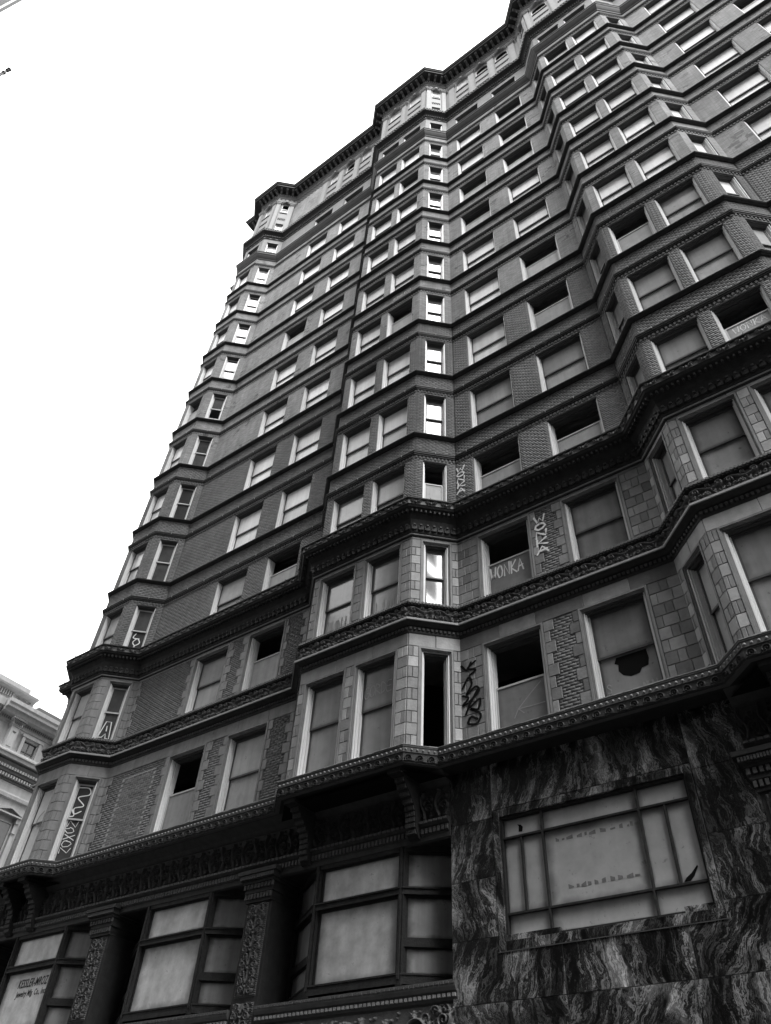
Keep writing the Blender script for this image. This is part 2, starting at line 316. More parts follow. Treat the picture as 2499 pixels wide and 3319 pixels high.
def leafstrokes(cx, cz, L, a, n=4, r=0.012, h=0.03):
    out = []
    for k in range(-n, n+1):
        b = a+k*0.33; l = L*(1-abs(k)*0.13); t = np.linspace(0, 1, 8)
        out.append((np.stack([cx+l*t*np.cos(b+0.3*t*np.sign(k)), cz+l*t*np.sin(b+0.3*t*np.sign(k))], 1), r, r*0.5, h))
    return out
# ornate scroll frieze unit (0.70 x 0.42)
st = []; bl = []
t = np.linspace(0, 1, 40)
st.append((np.stack([0.02+0.62*t, 0.30+0.06*np.sin(t*2*np.pi+0.5)], 1), 0.022, 0.026, 0.065))
st.append((spiral(0.60, 0.30, 0.075, 1.4, 2.6, -1), 0.024, 0.012, 0.075)); st.append((spiral(0.10, 0.28, 0.065, 1.3, -0.4, 1), 0.022, 0.012, 0.07))
st.append((spiral(0.38, 0.36, 0.05, 1.2, 3.6, -1), 0.018, 0.01, 0.06))
for cx, cz, a in ((0.24, 0.13, 0.4), (0.5, 0.14, 2.6), (0.35, 0.07, 1.57), (0.66, 0.1, 1.9), (0.04, 0.1, 1.0)): st += leafstrokes(cx, cz, 0.11, a, 3, 0.011, 0.05)
for k in range(16): bl.append((0.05+0.6*random.random(), 0.04+0.17*random.random(), 0.018+0.018*random.random(), 0.055+0.03*random.random()))
for k in range(5): bl.append((0.33+0.04*math.cos(k*1.257), 0.12+0.04*math.sin(k*1.257), 0.026, 0.08))
bl.append((0.33, 0.12, 0.024, 0.095))
me_frieze = relief_mesh('scroll_frieze_tile', 0.70, 0.41, 110, 64, st, 'carve', bl)
# wave scroll unit below the bead row (0.26 x 0.20)
st = [(spiral(0.12, 0.10, 0.085, 1.5, -2.9, -1), 0.013, 0.009, 0.035), (spiral(0.125, 0.10, 0.055, 0.6, -2.0, -1), 0.01, 0.008, 0.028)]
tt = np.linspace(0, 1, 20); st.append((np.stack([0.02+0.24*tt, 0.03+0.015*np.sin(tt*3.1)], 1), 0.012, 0.012, 0.03))
me_wave = relief_mesh('wave_scroll_tile', 0.26, 0.20, 40, 32, st, 'carve_dark', ())
# small scroll fascia unit of the dark cornice (0.42 x 0.15)
st = [(spiral(0.11, 0.075, 0.055, 1.3, 2.5, -1), 0.013, 0.007, 0.04), (spiral(0.31, 0.075, 0.055, 1.3, 0.6, 1), 0.013, 0.007, 0.04)] + leafstrokes(0.21, 0.02, 0.09, 1.57, 2, 0.011, 0.04)
me_fascia = relief_mesh('fascia_scroll_tile', 0.42, 0.15, 56, 24, st, 'carve', ())
# tall figure frieze above the shop windows (1.1 x 0.68)
st = []; bl = []
for k in range(3):
    x = 0.10+0.36*k
    st.append((np.stack([x+0.05*np.sin(tt*5+k), 0.04+0.52*tt], 1), 0.03, 0.018, 0.07)); bl.append((x+0.05*math.sin(5+k), 0.60, 0.035, 0.085))
    st.append((spiral(x+0.17, 0.24, 0.10, 1.5, 3.1, -1), 0.022, 0.01, 0.06)); st.append((spiral(x+0.15, 0.47, 0.07, 1.3, -1.0, 1), 0.018, 0.01, 0.055))
    st.append((np.stack([x+0.02+0.16*tt, 0.34+0.10*np.sin(tt*3)], 1), 0.018, 0.01, 0.06)); st.append((np.stack([x-0.02-0.1*tt, 0.12+0.22*tt], 1), 0.02, 0.008, 0.05))
    st += leafstrokes(x+0.2, 0.05, 0.13, 1.2+0.5*k, 3, 0.012, 0.045)
for k in range(26): bl.append((1.08*random.random(), 0.05+0.58*random.random(), 0.014+0.014*random.random(), 0.045))
me_figures = relief_mesh('figure_frieze_tile', 1.1, 0.68, 150, 92, st, 'carve_dark', bl)  # dark base stands in for the shade under the cornice
# pilaster candelabra panel (0.62 x 1.85)
st = []; bl = []
st.append(([(0.31, 0.05), (0.31, 1.8)], 0.02, 0.014, 0.05))
for k in range(5):
    z = 0.14+0.35*k
    for sg in (-1, 1):
        st.append((spiral(0.31+sg*0.14, z+0.06, 0.085, 1.4, (math.pi if sg > 0 else 0), -sg), 0.018, 0.009, 0.055))
        st.append((spiral(0.31+sg*0.11, z+0.22, 0.06, 1.2, (0 if sg > 0 else math.pi), sg), 0.014, 0.008, 0.05))
        st.append((np.stack([0.31+sg*0.22*tt, z+0.12+0.10*np.sin(tt*3.14)], 1), 0.014, 0.008, 0.045))
    st += leafstrokes(0.31, z+0.10, 0.12, 1.57, 3, 0.011, 0.06); bl.append((0.31, z+0.04, 0.035, 0.075))
for k in range(11):
    z = 0.12+0.165*k
    for sg in (-1, 1):
        cx_ = 0.31+sg*(0.18 if k % 2 else 0.13); st.append((spiral(cx_, z, 0.075, 1.5, k*1.1, sg if k % 2 else -sg), 0.020, 0.010, 0.06)); st += leafstrokes(cx_+sg*0.02, z+0.06, 0.085, 1.57-sg*0.8, 2, 0.013, 0.05)
for x in (0.03, 0.59):
    for k in range(46): bl.append((x, 0.03+0.04*k, 0.015, 0.03))
for k in range(15):
    for z in (0.03, 1.82): bl.append((0.03+0.04*k, z, 0.015, 0.03))
me_pil = relief_mesh('pilaster_relief', 0.62, 1.85, 96, 280, st, 'carve', bl)
# spandrel panel below the shop windows (2.4 x 1.35), two mirrored halves make one bay
st = []; bl = []
for (cx, cz, r, a0, sg) in ((0.35, 0.95, 0.22, 3.1, -1), (0.95, 0.85, 0.26, 0.2, 1), (1.55, 0.95, 0.24, 3.3, -1), (0.62, 0.40, 0.2, 1.0, 1), (1.25, 0.35, 0.22, 4.0, -1), (1.85, 0.45, 0.2, 1.5, 1), (0.15, 0.5, 0.15, 2.0, 1), (2.1, 1.1, 0.14, 0.5, -1)):
    st.append((spiral(cx, cz, r, 1.7, a0, sg), 0.034, 0.014, 0.10)); st.append((spiral(cx+0.03, cz-0.02, r*0.75, 1.2, a0+0.8, sg), 0.02, 0.01, 0.075))
    for k in range(4):
        a = a0+k*1.6; st += leafstrokes(cx+r*math.cos(a), cz+r*math.sin(a), 0.13, a+0.6, 2, 0.014, 0.075)
for k in range(26):
    cx, cz = 0.08+2.15*random.random(), 0.08+1.18*random.random(); st.append((spiral(cx, cz, 0.07+0.05*random.random(), 1.5, 6*random.random(), random.choice((-1, 1))), 0.018, 0.009, 0.055)); st += leafstrokes(cx, cz, 0.12, 6.28*random.random(), 3, 0.012, 0.045)
for k in range(90): bl.append((2.3*random.random(), 1.3*random.random(), 0.014+0.02*random.random(), 0.05))
me_span = relief_mesh('spandrel_relief', 2.3, 1.35, 220, 130, st, 'carve', bl)
# central cartouche with a mask-like face
st = [(spiral(-0.0+0.5, 0.38, 0.34, 0.98, 1.7, -1, k=0.9), 0.05, 0.05, 0.12)]; bl = [(0.5, 0.62, 0.13, 0.20), (0.5, 0.36, 0.25, 0.12), (0.45, 0.65, 0.025, 0.225), (0.55, 0.65, 0.025, 0.225), (0.5, 0.61, 0.022, 0.24), (0.5, 0.56, 0.035, 0.21)]
for k in range(9): a = 0.35+k*0.305; st += leafstrokes(0.5+0.14*math.cos(a), 0.68+0.14*math.sin(a), 0.11, a, 2, 0.016, 0.15)
for sg in (-1, 1): st.append((spiral(0.5+sg*0.33, 0.62, 0.12, 1.5, 0, sg), 0.03, 0.012, 0.13))
me_mask = relief_mesh('cartouche_relief', 1.0, 1.0, 110, 110, st, 'carve', bl)

# ------------------------------------------------------------------ the office building
BLD = thing('office_building', 'tall dark brick tower with projecting bay windows, carved bands and graffiti', 'building', (0, 0, 0))
ZB = lambda k: 3.5*(k-1)
HEAD = 2.30
OPEN = {'flat12': [(2.97, 4.53), (5.49, 7.05)], 'flat23': [(0.635, 2.195), (3.14, 4.70)], 'flat34': [(0.99, 2.55), (3.50, 5.06)],
        'front1': [(0.25, 1.32)], 'front2': [(0.27, 1.54), (1.865, 3.13)], 'front3': [(0.27, 1.54), (1.865, 3.13)], 'front4': [(0.27, 1.54), (1.865, 3.13)]}
for k in '1234':
    OPEN['facetR'+k] = [(0.28, 1.03)]; OPEN['facetL'+k] = [(0.27, 1.02)]
OPEN_BRICK = OPEN
OPEN_DEEP = dict(OPEN); OPEN_DEEP.update({'flat12': [(2.95, 4.58), (5.45, 7.07)], 'flat23': [(0.62, 2.24), (3.13, 4.75)], 'front1': [(0.14, 1.36)], 'front2': [(0.195, 1.575), (1.84, 3.18)], 'front3': [(0.20, 1.575), (1.84, 3.18)]})
for k in '1234':
    OPEN_DEEP['facetR'+k] = [(0.26, 1.12)]; OPEN_DEEP['facetL'+k] = [(0.18, 1.04)]
def rects(s, z0, z1, za, zb):
    """solid rectangles of one storey of one wall plane round its window openings"""
    out = []; op = OPEN.get(s.kind, [])
    if not op: return [(0, s.L, z0, z1)]
    if za > z0: out.append((0, s.L, z0, za))
    if z1 > zb: out.append((0, s.L, zb, z1))
    x = 0
    for a, b in op: out.append((x, a, za, zb)); x = b
    out.append((x, s.L, za, zb)); return out
def plain_wall(name, m, z0, z1, za, zb, kinds=lambda s: True, rev=0.13):
    mb = MB()
    for s in SEG:
        if not kinds(s): continue
        for a, b, c, d in rects(s, z0, z1, za, zb): mb.quad(s.P(a, 0, c), s.P(b, 0, c), s.P(b, 0, d), s.P(a, 0, d))
        for a, b in OPEN.get(s.kind, []):
            mb.quad(s.P(a, 0, za), s.P(a, -rev, za), s.P(a, -rev, zb), s.P(a, 0, zb)); mb.quad(s.P(b, 0, za), s.P(b, -rev, za), s.P(b, -rev, zb), s.P(b, 0, zb))
            mb.quad(s.P(a, 0, zb), s.P(b, 0, zb), s.P(b, -rev, zb), s.P(a, -rev, zb)); mb.quad(s.P(a, 0, za), s.P(b, 0, za), s.P(b, -rev, za), s.P(a, -rev, za))
    return ob(name, mb.mesh(name, m), BLD)
# real bricks laid in rows
BW, BH, GAP, PR = 0.215, 0.077, 0.008, 0.0025
def lay(s, a, b, c, d, acc, skip=None):
    r0 = math.ceil((c-0.02)/BH)
    for r in range(math.floor(c/BH), math.ceil(d/BH)):
        z_0, z_1 = max(c, r*BH+GAP/2), min(d, (r+1)*BH-GAP/2)
        if z_1-z_0 < 0.02: continue
        x = math.floor(a/BW)*BW+(BW/2 if r % 2 else 0)-BW
        while x < b:
            x0, x1 = max(a, x+GAP/2), min(b, x+BW-GAP/2); x += BW
            if x1-x0 < 0.03: continue
            if skip and skip(x0, x1, z_0, z_1): continue
            acc.append((s, x0, x1, z_0, z_1))
def brick_mass(name, acc, m, parent):
    V = []; R = []
    for s, x0, x1, z_0, z_1 in acc:
        p = PR*(0.6+0.8*random.random())
        q0, q1 = s.p0+s.u*x0, s.p0+s.u*x1; o = s.n*p
        V += [(q0.x, q0.y, z_0), (q1.x, q1.y, z_0), (q1.x, q1.y, z_1), (q0.x, q0.y, z_1), (q0.x+o.x, q0.y+o.y, z_0), (q1.x+o.x, q1.y+o.y, z_0), (q1.x+o.x, q1.y+o.y, z_1), (q0.x+o.x, q0.y+o.y, z_1)]
        R.append(random.random())
    V = np.array(V); V[:, 2] += Z0; n = len(acc)
    f = np.array([(4, 5, 6, 7), (0, 1, 5, 4), (1, 2, 6, 5), (2, 3, 7, 6), (3, 0, 4, 7)])
    F = (np.arange(n)[:, None, None]*8+f[None]).reshape(-1, 4)
    me = bpy.data.meshes.new(name); me.vertices.add(len(V)); me.vertices.foreach_set('co', V.ravel())
    me.loops.add(F.size); me.loops.foreach_set('vertex_index', F.ravel()); me.polygons.add(len(F)); me.polygons.foreach_set('loop_start', np.arange(0, F.size, 4))
    at = me.attributes.new('rnd', 'FLOAT', 'FACE'); at.data.foreach_set('value', np.repeat(np.array(R), 5)); me.update(calc_edges=True); me.materials.append(M_[m])
    return stuff(ob(name, me, parent))

seen = lambda s: s.kind not in ('return', 'facetL4', 'front4', 'facetR4', 'end')
for k in range(1, 10):
    z = ZB(k); top = z+3.5 if k < 9 else 31.6
    zlow = z-0.02
    if k <= 3:
        plain_wall('brick_wall', 'mortar', zlow, top-0.02, z+0.0, z+HEAD)
        acc = []
        for s in SEG:
            if not seen(s) or s.kind == 'facetL2': continue
            for a, b, c, d in rects(s, zlow, top-0.09, z, z+HEAD): lay(s, a+0.004, b-0.004, c, d, acc)
        brick_mass('brick_courses', acc, 'brick_unit', BLD)
    else:
        plain_wall('brick_wall', 'brick', zlow, top-0.02, z+0.0, z+HEAD)
# inner shell: back wall of the rooms, floor slabs
mb = MB()
for s in SEG: pass
P = offpath(lambda s: -2.2)
for z_a, z_b in ((-16.9, 42.2),):
    for i in range(len(P)-1): mb.quad((P[i].x, P[i].y, z_a+Z0), (P[i+1].x, P[i+1].y, z_a+Z0), (P[i+1].x, P[i+1].y, z_b+Z0), (P[i].x, P[i].y, z_b+Z0))
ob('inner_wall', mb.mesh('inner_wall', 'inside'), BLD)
def slab(z, m='ceiling', d=-0.16, name='floor_slab'):
    a = offpath(lambda s: d); mb = MB()
    pts = [(p.x, p.y, z+Z0) for p in a]+[(30, 12, z+Z0)]
    mb.poly(pts); return ob(name, mb.mesh(name, m), BLD)
for k in range(1, 10): slab(ZB(k)+HEAD+0.35)
for z in (-0.75, -4.3, 34.2, 38.0): slab(z)
slab(42.33, 'roofing', 0.1, 'roof')
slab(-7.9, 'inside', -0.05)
mb = MB(); mb.quad((-16.42, 12, 0), (30, 12, 0), (30, 12, Z0+42.3), (-16.42, 12, Z0+42.3)); mb.quad((30, 0, 0), (30, 12, 0), (30, 12, Z0+42.3), (30, 0, Z0+42.3)); ob('rear_wall', mb.mesh('rear_wall', 'brick'), BLD)

# ---- windows
WM = {}
def ring(mb, x0, x1, z0, z1, t, y0, y1, tb=None, tt=None):
    tb = t if tb is None else tb; tt = t if tt is None else tt
    mb.box(x0, x0+t, y0, y1, z0, z1); mb.box(x1-t, x1, y0, y1, z0, z1)
    mb.box(x0+t, x1-t, y0, y1, z1-tt, z1)
    if tb: mb.box(x0+t, x1-t, y0, y1, z0, z0+tb)
def win_meshes(w_, h_, hm, deep, hmo):
    key = (round(w_, 3), round(h_, 3), hm, deep)
    if key in WM: return WM[key]
    d = {}; x0, x1 = 0, w_; y = 0.035; e = 0.09 if deep else 0.0
    mb = MB(); steps = ((0.032, y, y+0.045), (0.058, y+0.045, y+0.12), (0.046, y+0.12, y+0.14), (0.085, y+0.14, y+0.30))
    hd = MB()
    for t_, ya, yb in steps:
        mb.box(0.002+e, t_+e, ya, yb, 0.0, h_-e-t_); mb.box(w_-e-t_, w_-e-0.002, ya, yb, 0.0, h_-e-t_); mb.box(t_+e, w_-e-t_, ya, yb, 0.0, 0.03)
        hd.box(0.002+e, w_-e-0.002, ya, yb, h_-e-t_, h_-e-0.002)
    d['window'] = mb.mesh('window_casing', 'white'); d['head'] = hd.mesh('window_head', 'sash')  # head of the casing coloured dark to stand in for shade under the lintel
    if deep:
        mb = MB()
        for t_, ya, yb in ((0.05, -0.035, 0.0), (0.072, 0.0, 0.03), (0.095, 0.03, 0.06)):
            ring(mb, 0.001, w_-0.001, 0.0, h_-0.001, t_, ya, yb, tb=0)
        # joints cut the stone moulding into lengths
        mb2 = MB()
        z = 0.15
        while z < h_-0.1: mb2.box(0.0, 0.0965, -0.0365, 0.055, z, z+0.007); mb2.box(w_-0.0965, w_, -0.0365, 0.055, z, z+0.007); z += 0.285
        d['architrave'] = mb.mesh('architrave', 'stone_face'); d['joint'] = mb2.mesh('joint', 'joint')
    i = 0.085 if not deep else 0.16; yy = y+0.16
    ii = 0.085+e
    def sash(z0, z1, ya, m, tb=0.05, tt=0.045):
        mb = MB(); ring(mb, ii, w_-ii, z0, z1, 0.045, ya, ya+0.04, tb=tb, tt=tt); return mb.mesh('sash', m)
    def pane(z0, z1, ya, m):
        mb = MB(); mb.box(ii+0.045, w_-ii-0.045, ya, ya+0.006, z0, z1); return mb.mesh('pane', m)
    tops = h_-0.085-e
    for m in ('sash', 'sash_white'):
        d['up_'+m] = sash(hm-0.03, tops, yy, m); d['lo_'+m] = sash(0.03, hm+0.03, yy+0.045, m); d['top_'+m] = sash(0.03, hmo, yy, m)
    d['geom'] = (ii, hm, tops, yy, w_, h_, hmo)
    WM[key] = d; return d
PANE = {}
def panemesh(w_, z0, z1, y, m, ii=0.13):
    key = (round(w_, 3), round(z0, 2), round(z1, 2), round(y, 3), m, round(ii, 2))
    if key not in PANE: mb = MB(); mb.box(ii, w_-ii, y, y+0.006, z0, z1); PANE[key] = mb.mesh('pane', m)
    return PANE[key]
def window(s, a, b, z0, z1, hm=1.24, kind='n', glass='glass_mid', sashm='sash', deep=False, board='board', nlow=None, hmo=1.50):
    d = win_meshes(b-a, z1-z0, hm, deep, hmo); W = ob('window', d['window'], BLD, s.M(a, 0, z0))
    ob('window_head', d['head'], W)
    if deep: ob('architrave', d['architrave'], W)
    ii, hm, tops, yy, w_, h_, hmo = d['geom']; out = [W]
    jj = ii+0.045
    if kind == 'n':
        u_ = ob('upper_sash', d['up_'+sashm], W); l_ = ob('lower_sash', d['lo_'+sashm], W)
        ob('upper_pane', panemesh(w_, hm+0.015, tops-0.045, yy+0.018, glass, jj), W); ob('lower_pane', panemesh(w_, 0.08, hm-0.015, yy+0.062, nlow or glass, jj), W)
    elif kind == 'o':
        ob('lower_sash', d['top_sash_white'], W); ob('lower_pane', panemesh(w_, 0.08, hmo-0.045, yy+0.018, board, jj), W)
    elif kind == 'h':
        ob('upper_sash', d['up_'+sashm], W); ob('upper_pane', panemesh(w_, hm+0.015, tops-0.045, yy+0.018, glass, jj), W)
        ob('lower_sash', d['lo_'+sashm], W, Matrix.Translation((0, 0, 0.45))); 
    return W
ST = {}
def setk(kind, seg, i, floors):
    for f_ in floors: ST[(f_, seg, i)] = kind
setk('o', 'flat12', 1, [1]); setk('o', 'flat12', 0, [6]); setk('o', 'flat23', 0, [1, 6, 7]); setk('o', 'flat23', 1, [1, 3, 4, 7, 8, 9])
setk('o', 'front2', 1, [4, 8]); setk('o', 'facetR2', 0, [1]); setk('o', 'front3', 0, [3, 9]); setk('o', 'front3', 1, [1]); setk('o', 'flat34', 1, [7]); setk('h', 'facetR1', 0, [5])
setk('o', 'front1', 0, [5])
WIN = {}
for k in range(1, 10):
    for s in SEG:
        if s.kind in ('front4', 'facetL4', 'facetR4', 'facetL1'): continue
        for i, (a, b) in enumerate(OPEN.get(s.kind, [])):
            kd = ST.get((k, s.kind, i), 'n'); g = 'glass_hi' if k >= 3 else 'glass_mid'; sm = 'sash'
            if s.kind == 'facetR2': g = 'glass_clear'
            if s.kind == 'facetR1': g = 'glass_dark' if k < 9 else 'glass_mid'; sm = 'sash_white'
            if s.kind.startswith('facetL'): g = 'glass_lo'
            if s.kind in ('front2', 'flat12') and k == 2: g = 'glass_hi'
            if s.kind == 'front3' and k <= 3: g = 'glass_mid'
            WIN[(k, s.kind, i)] = window(s, a, b, ZB(k), ZB(k)+HEAD, 1.24, kd, g, sm, board='board')

for (k, sk, i), kd in ST.items():
    if kd != 'o' or sk not in OPEN: continue
    a, b = OPEN[sk][i]; s = SG[sk]; mb = MB()
    for j in range(5):
        def F(x, y, z, s=s): r = s.p0+s.u*x-s.n*y; return (r.x, r.y, z+Z0)
        mb.box(a-0.3, b+0.3, 0.42+0.34*j, 0.50+0.34*j, ZB(k)+HEAD+0.20, ZB(k)+HEAD+0.345, F)
    stuff(ob('ceiling_beams', mb.mesh('ceiling_beams', 'ceiling'), BLD))
# ---- sills, lintel mouldings and brick dentils of the nine brick storeys
for k in range(2, 10):
    z = ZB(k); sweep('sill_band', [(0.0, z-0.10), (0.05, z-0.095), (0.075, z-0.075), (0.10, z-0.068), (0.125, z-0.05), (0.135, z-0.03), (0.15, z-0.028), (0.15, z), (0.0, z+0.018), (-0.07, z+0.022)], 'trim', BLD)
def dent(mb, F): mb.box(-0.028, 0.028, -0.028, 0.0, 0, 0.10, F)
for k in range(1, 10):
    z = ZB(k); sweep('lintel_moulding', [(0.0, z+2.50), (0.045, z+2.505), (0.05, z+2.545), (0.075, z+2.56), (0.08, z+2.61), (0.095, z+2.62), (0.095, z+2.65), (0.0, z+2.665)], 'trim', BLD)
    row_stuff('dentil_course', dent, 0.115, 0.0, z+2.385, 'brick_unit' if k < 4 else 'brick', BLD, visb)
# butt joints of the sheet metal over the lintel mouldings
def clip_(mb, F): mb.box(-0.008, 0.008, -0.105, 0.0, -0.05, 0.022, F)
for k in range(1, 6): row_stuff('moulding_clip', clip_, 0.93, 0.0, ZB(k)+2.65, 'fillet', BLD, visb)

# ---- big dark cornice under the first brick storey
sweep('cornice', [(0.0, -1.03), (0.05, -1.02), (0.07, -0.99), (0.07, -0.95), (0.10, -0.94), (0.12, -0.90), (0.14, -0.72), (0.20, -0.50), (0.30, -0.36), (0.42, -0.29), (0.47, -0.28), (0.50, -0.23), (0.52, -0.22),
                  (0.52, -0.055), (0.56, -0.05), (0.58, -0.03), (0.58, 0.0), (0.0, 0.03), (-0.07, 0.034)], 'trim', BLD)
sweep('cornice_fillet', [(0.072, -0.995), (0.095, -0.985), (0.095, -0.965), (0.072, -0.955)], 'fillet', BLD)
row_of('fascia_scroll', me_fascia, 0.42, 0.522, -0.21, BLD, visb)
def leaf(mb, F):
    for j in range(5):
        x = (j-2)*0.03; h = 0.20-0.03*abs(j-2); mb.box(x-0.012, x+0.012, -0.07+0.01*abs(j-2), 0.0, -h*0.5, h*0.5, F)
    mb.box(-0.03, 0.03, -0.10, -0.05, 0.04, 0.10, F)
row_stuff('acanthus_leaf_row', leaf, 0.19, 0.13, -0.78, 'carve_dark', BLD, visb)
row_stuff('leaf_row_upper', lambda mb, F: (mb.box(-0.03, 0.03, -0.05, 0.02, -0.04, 0.04, F), mb.box(-0.012, 0.012, -0.08, 0.02, -0.06, 0.02, F)), 0.13, 0.36, -0.35, 'carve_dark', BLD, visb)
row_stuff('cornice_clip', lambda mb, F: mb.box(-0.012, 0.012, -0.012, 0.3, -0.06, 0.012, F), 1.1, 0.58, 0.02, 'trim2', BLD, visb)

# ---- fourth storey (between carved band and cornice) and third storey
OPEN = OPEN_DEEP
F4a, F4b = -3.52, -1.10
F3a, F3b = -7.37, -4.68
plain_wall('terracotta_wall', 'mortar', -4.0, -0.6, F4a, F4b, rev=0.12)
plain_wall('terracotta_wall', 'mortar', -7.8, -4.0, F3a, F3b, rev=0.12)
def deep_glass(s, lo): return 'glass_lo'
k4 = {('flat12', 1): 'o', ('flat23', 0): 'o'}
k3 = {('flat12', 0): 'o', ('flat23', 0): 'o', ('facetR2', 0): 'b'}
for s in SEG:
    if s.kind in ('front4', 'facetL4', 'facetR4', 'facetL1', 'flat34', 'facetR3'): continue
    for i, (a, b) in enumerate(OPEN.get(s.kind, [])):
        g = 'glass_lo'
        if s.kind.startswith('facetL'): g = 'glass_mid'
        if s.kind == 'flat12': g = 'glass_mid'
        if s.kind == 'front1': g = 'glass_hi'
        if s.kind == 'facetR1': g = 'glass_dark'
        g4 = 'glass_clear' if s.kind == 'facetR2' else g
        sm = 'sash_white' if s.kind == 'facetR1' else 'sash'
        WIN[('F4', s.kind, i)] = window(s, a, b, F4a, F4b, 1.28, k4.get((s.kind, i), 'n'), g4, sm, True, 'board_dark' if s.kind == 'flat23' else 'board', hmo=1.42)
        WIN[('F3', s.kind, i)] = window(s, a, b, F3a, F3b, 1.39, k3.get((s.kind, i), 'n'), g, sm, True, 'board_dark' if s.kind == 'flat23' else 'board', hmo=1.49)
# terracotta blocks and quoins, brick between them
blocks = []; acc = []; pieces = []
def courses(z0, z1, h):
    n = max(1, round((z1-z0)/h)); return [(z0+(z1-z0)*j/n, z0+(z1-z0)*(j+1)/n) for j in range(n)]
def fill(s, a, b, z0, z1, widths):
    """a course of blocks from a to b"""
    x = a; tot_ = sum(widths)
    for w_ in widths: x2 = x+(b-a)*w_/tot_; blocks.append((s, x+0.005, x2-0.005, z0+0.005, z1-0.005)); x = x2
for s in SEG:
    if not seen(s) or s.kind in ('facetL2', 'facetL1', 'flat34', 'facetR3'): continue
    for (za, zb, ztop, zbot) in ((F4a, F4b, -0.98, -3.6), (F3a, F3b, -4.30, -7.42)):
        op = OPEN.get(s.kind, [])
        # head course over the openings
        zc_ = courses(zb, ztop, 0.4)
        for z_0, z_1 in zc_:
            n = max(2, round(s.L/1.1)); fill(s, 0, s.L, z_0, z_1, [random.uniform(0.8, 1.2) for _ in range(n)])
        edges = [0]+[e for o in op for e in o]+[s.L]
        for j, (z_0, z_1) in enumerate(courses(za, zb, 0.285)):
            for q in range(0, len(edges), 2):
                a, b = edges[q], edges[q+1]
                if b-a < 0.02: continue
                if bayq(s.kind):
                    if b-a < 0.45: fill(s, a, b, z_0, z_1, [1] if j % 2 else ([0.55, 0.45] if q else [0.45, 0.55]))
                    else: fill(s, a, b, z_0, z_1, [1, 1.3] if j % 2 else [1.3, 1])
                else:
                    wl = (0.17 if j % 2 else 0.30); wr = (0.30 if j % 2 else 0.17)
                    if b-a < 1.1:
                        if q == 0 or q == len(edges)-2:
                            if s.kind == 'flat12' and q:   # brick between two quoin strips
                                blocks.append((s, a+0.005, a+wl*0.6, z_0+0.005, z_1-0.005)); blocks.append((s, b-wr, b-0.005, z_0+0.005, z_1-0.005)); lay(s, a+wl*0.6+0.01, b-wr-0.01, z_0, z_1, acc)
                            else:
                                ws = [0.5, 1.1, 0.7] if j % 2 else [0.9, 0.6, 0.9]; fill(s, a, b, z_0, z_1, ws)
                        else:
                            blocks.append((s, a+0.005, a+wl*0.85, z_0+0.005, z_1-0.005)); blocks.append((s, b-wr*0.85, b-0.005, z_0+0.005, z_1-0.005)); lay(s, a+wl*0.85+0.01, b-wr*0.85-0.01, z_0, z_1, acc)
                    else:
                        wr2 = wr*0.75
                        blocks.append((s, a+0.005, a+wl, z_0+0.005, z_1-0.005)); blocks.append((s, b-wr2, b-0.005, z_0+0.005, z_1-0.005))
                        tgt = pieces if (za == F3a and s.kind == 'flat12') else acc
                        tmp = []; lay(s, a+wl+0.01, b-wr2-0.01, z_0, z_1, tmp)
                        tgt += tmp
camx = np.array([8.9, -13.3])
blocks.sort(key=lambda q: (q[0].p0-Vector(camx)).length+abs(q[3]+15.4)*0.8)
near = [q for q in blocks if q[2]-q[1] > 0.12][:285]; ids = set(id(q) for q in near); far = [q for q in blocks if id(q) not in ids]
BMC = {}
for s, a, b, z_0, z_1 in near:
    key = (round((b-a)*50), round((z_1-z_0)*100), bayq(s.kind))
    if key not in BMC: mb = MB(); mb.bev(0, key[0]/50, -0.022, 0.0, 0, key[1]/100, 0.009); BMC[key] = mb.mesh('stone_block', 'stone' if key[2] else 'stone_flat')
    o = ob('stone_block', BMC[key], BLD, s.M(a, -0.003+random.uniform(0, 0.005), z_0) @ Matrix.Diagonal(((b-a)/(key[0]/50), 1, (z_1-z_0)/(key[1]/100), 1)))
mb = MB()
for s, a, b, z_0, z_1 in far:
    t_ = MB(); t_.bev(0, b-a, -0.022, 0, 0, z_1-z_0, 0.009); m_ = s.M(a, 0, z_0); i = len(mb.v)
    mb.v += [tuple(m_ @ Vector(v)) for v in t_.v]; mb.f += [tuple(i+q for q in f_) for f_ in t_.f]
me = mb.mesh('stone_blocks_far', 'stone_face'); stuff(ob('stone_courses', me, BLD))
inp = lambda q: 0.78 < q[1] and q[2] < 2.52 and q[3] > -7.08 and q[4] < -4.86
one = [q for q in pieces if inp(q)][:300]; oi_ = set(id(q) for q in one); acc += [q for q in pieces if id(q) not in oi_]
mb = MB(); mb.bev(0.004, BW-GAP-0.006, -0.014, 0, 0.004, BH-GAP-0.007, 0.003); me_b = mb.mesh('brick', 'brick_piece')
for s, a, b, z_0, z_1 in one: ob('brick', me_b, BLD, s.M(a, 0.001, z_0) @ Matrix.Diagonal(((b-a)/(BW-GAP), random.uniform(0.7, 1.2), (z_1-z_0)/(BH-GAP), 1)))
s = SG['flat12']; mb = MB(); mb.quad(s.P(0.86, 0.006, -7.03), s.P(2.45, 0.006, -7.03), s.P(2.45, 0.006, -4.90), s.P(0.86, 0.006, -4.90)); ob('repointed_mortar', mb.mesh('repointed_mortar', 'mortar_pale'), BLD)
brick_mass('brick_courses', acc, 'brick_unit', BLD)

OPEN = OPEN_BRICK
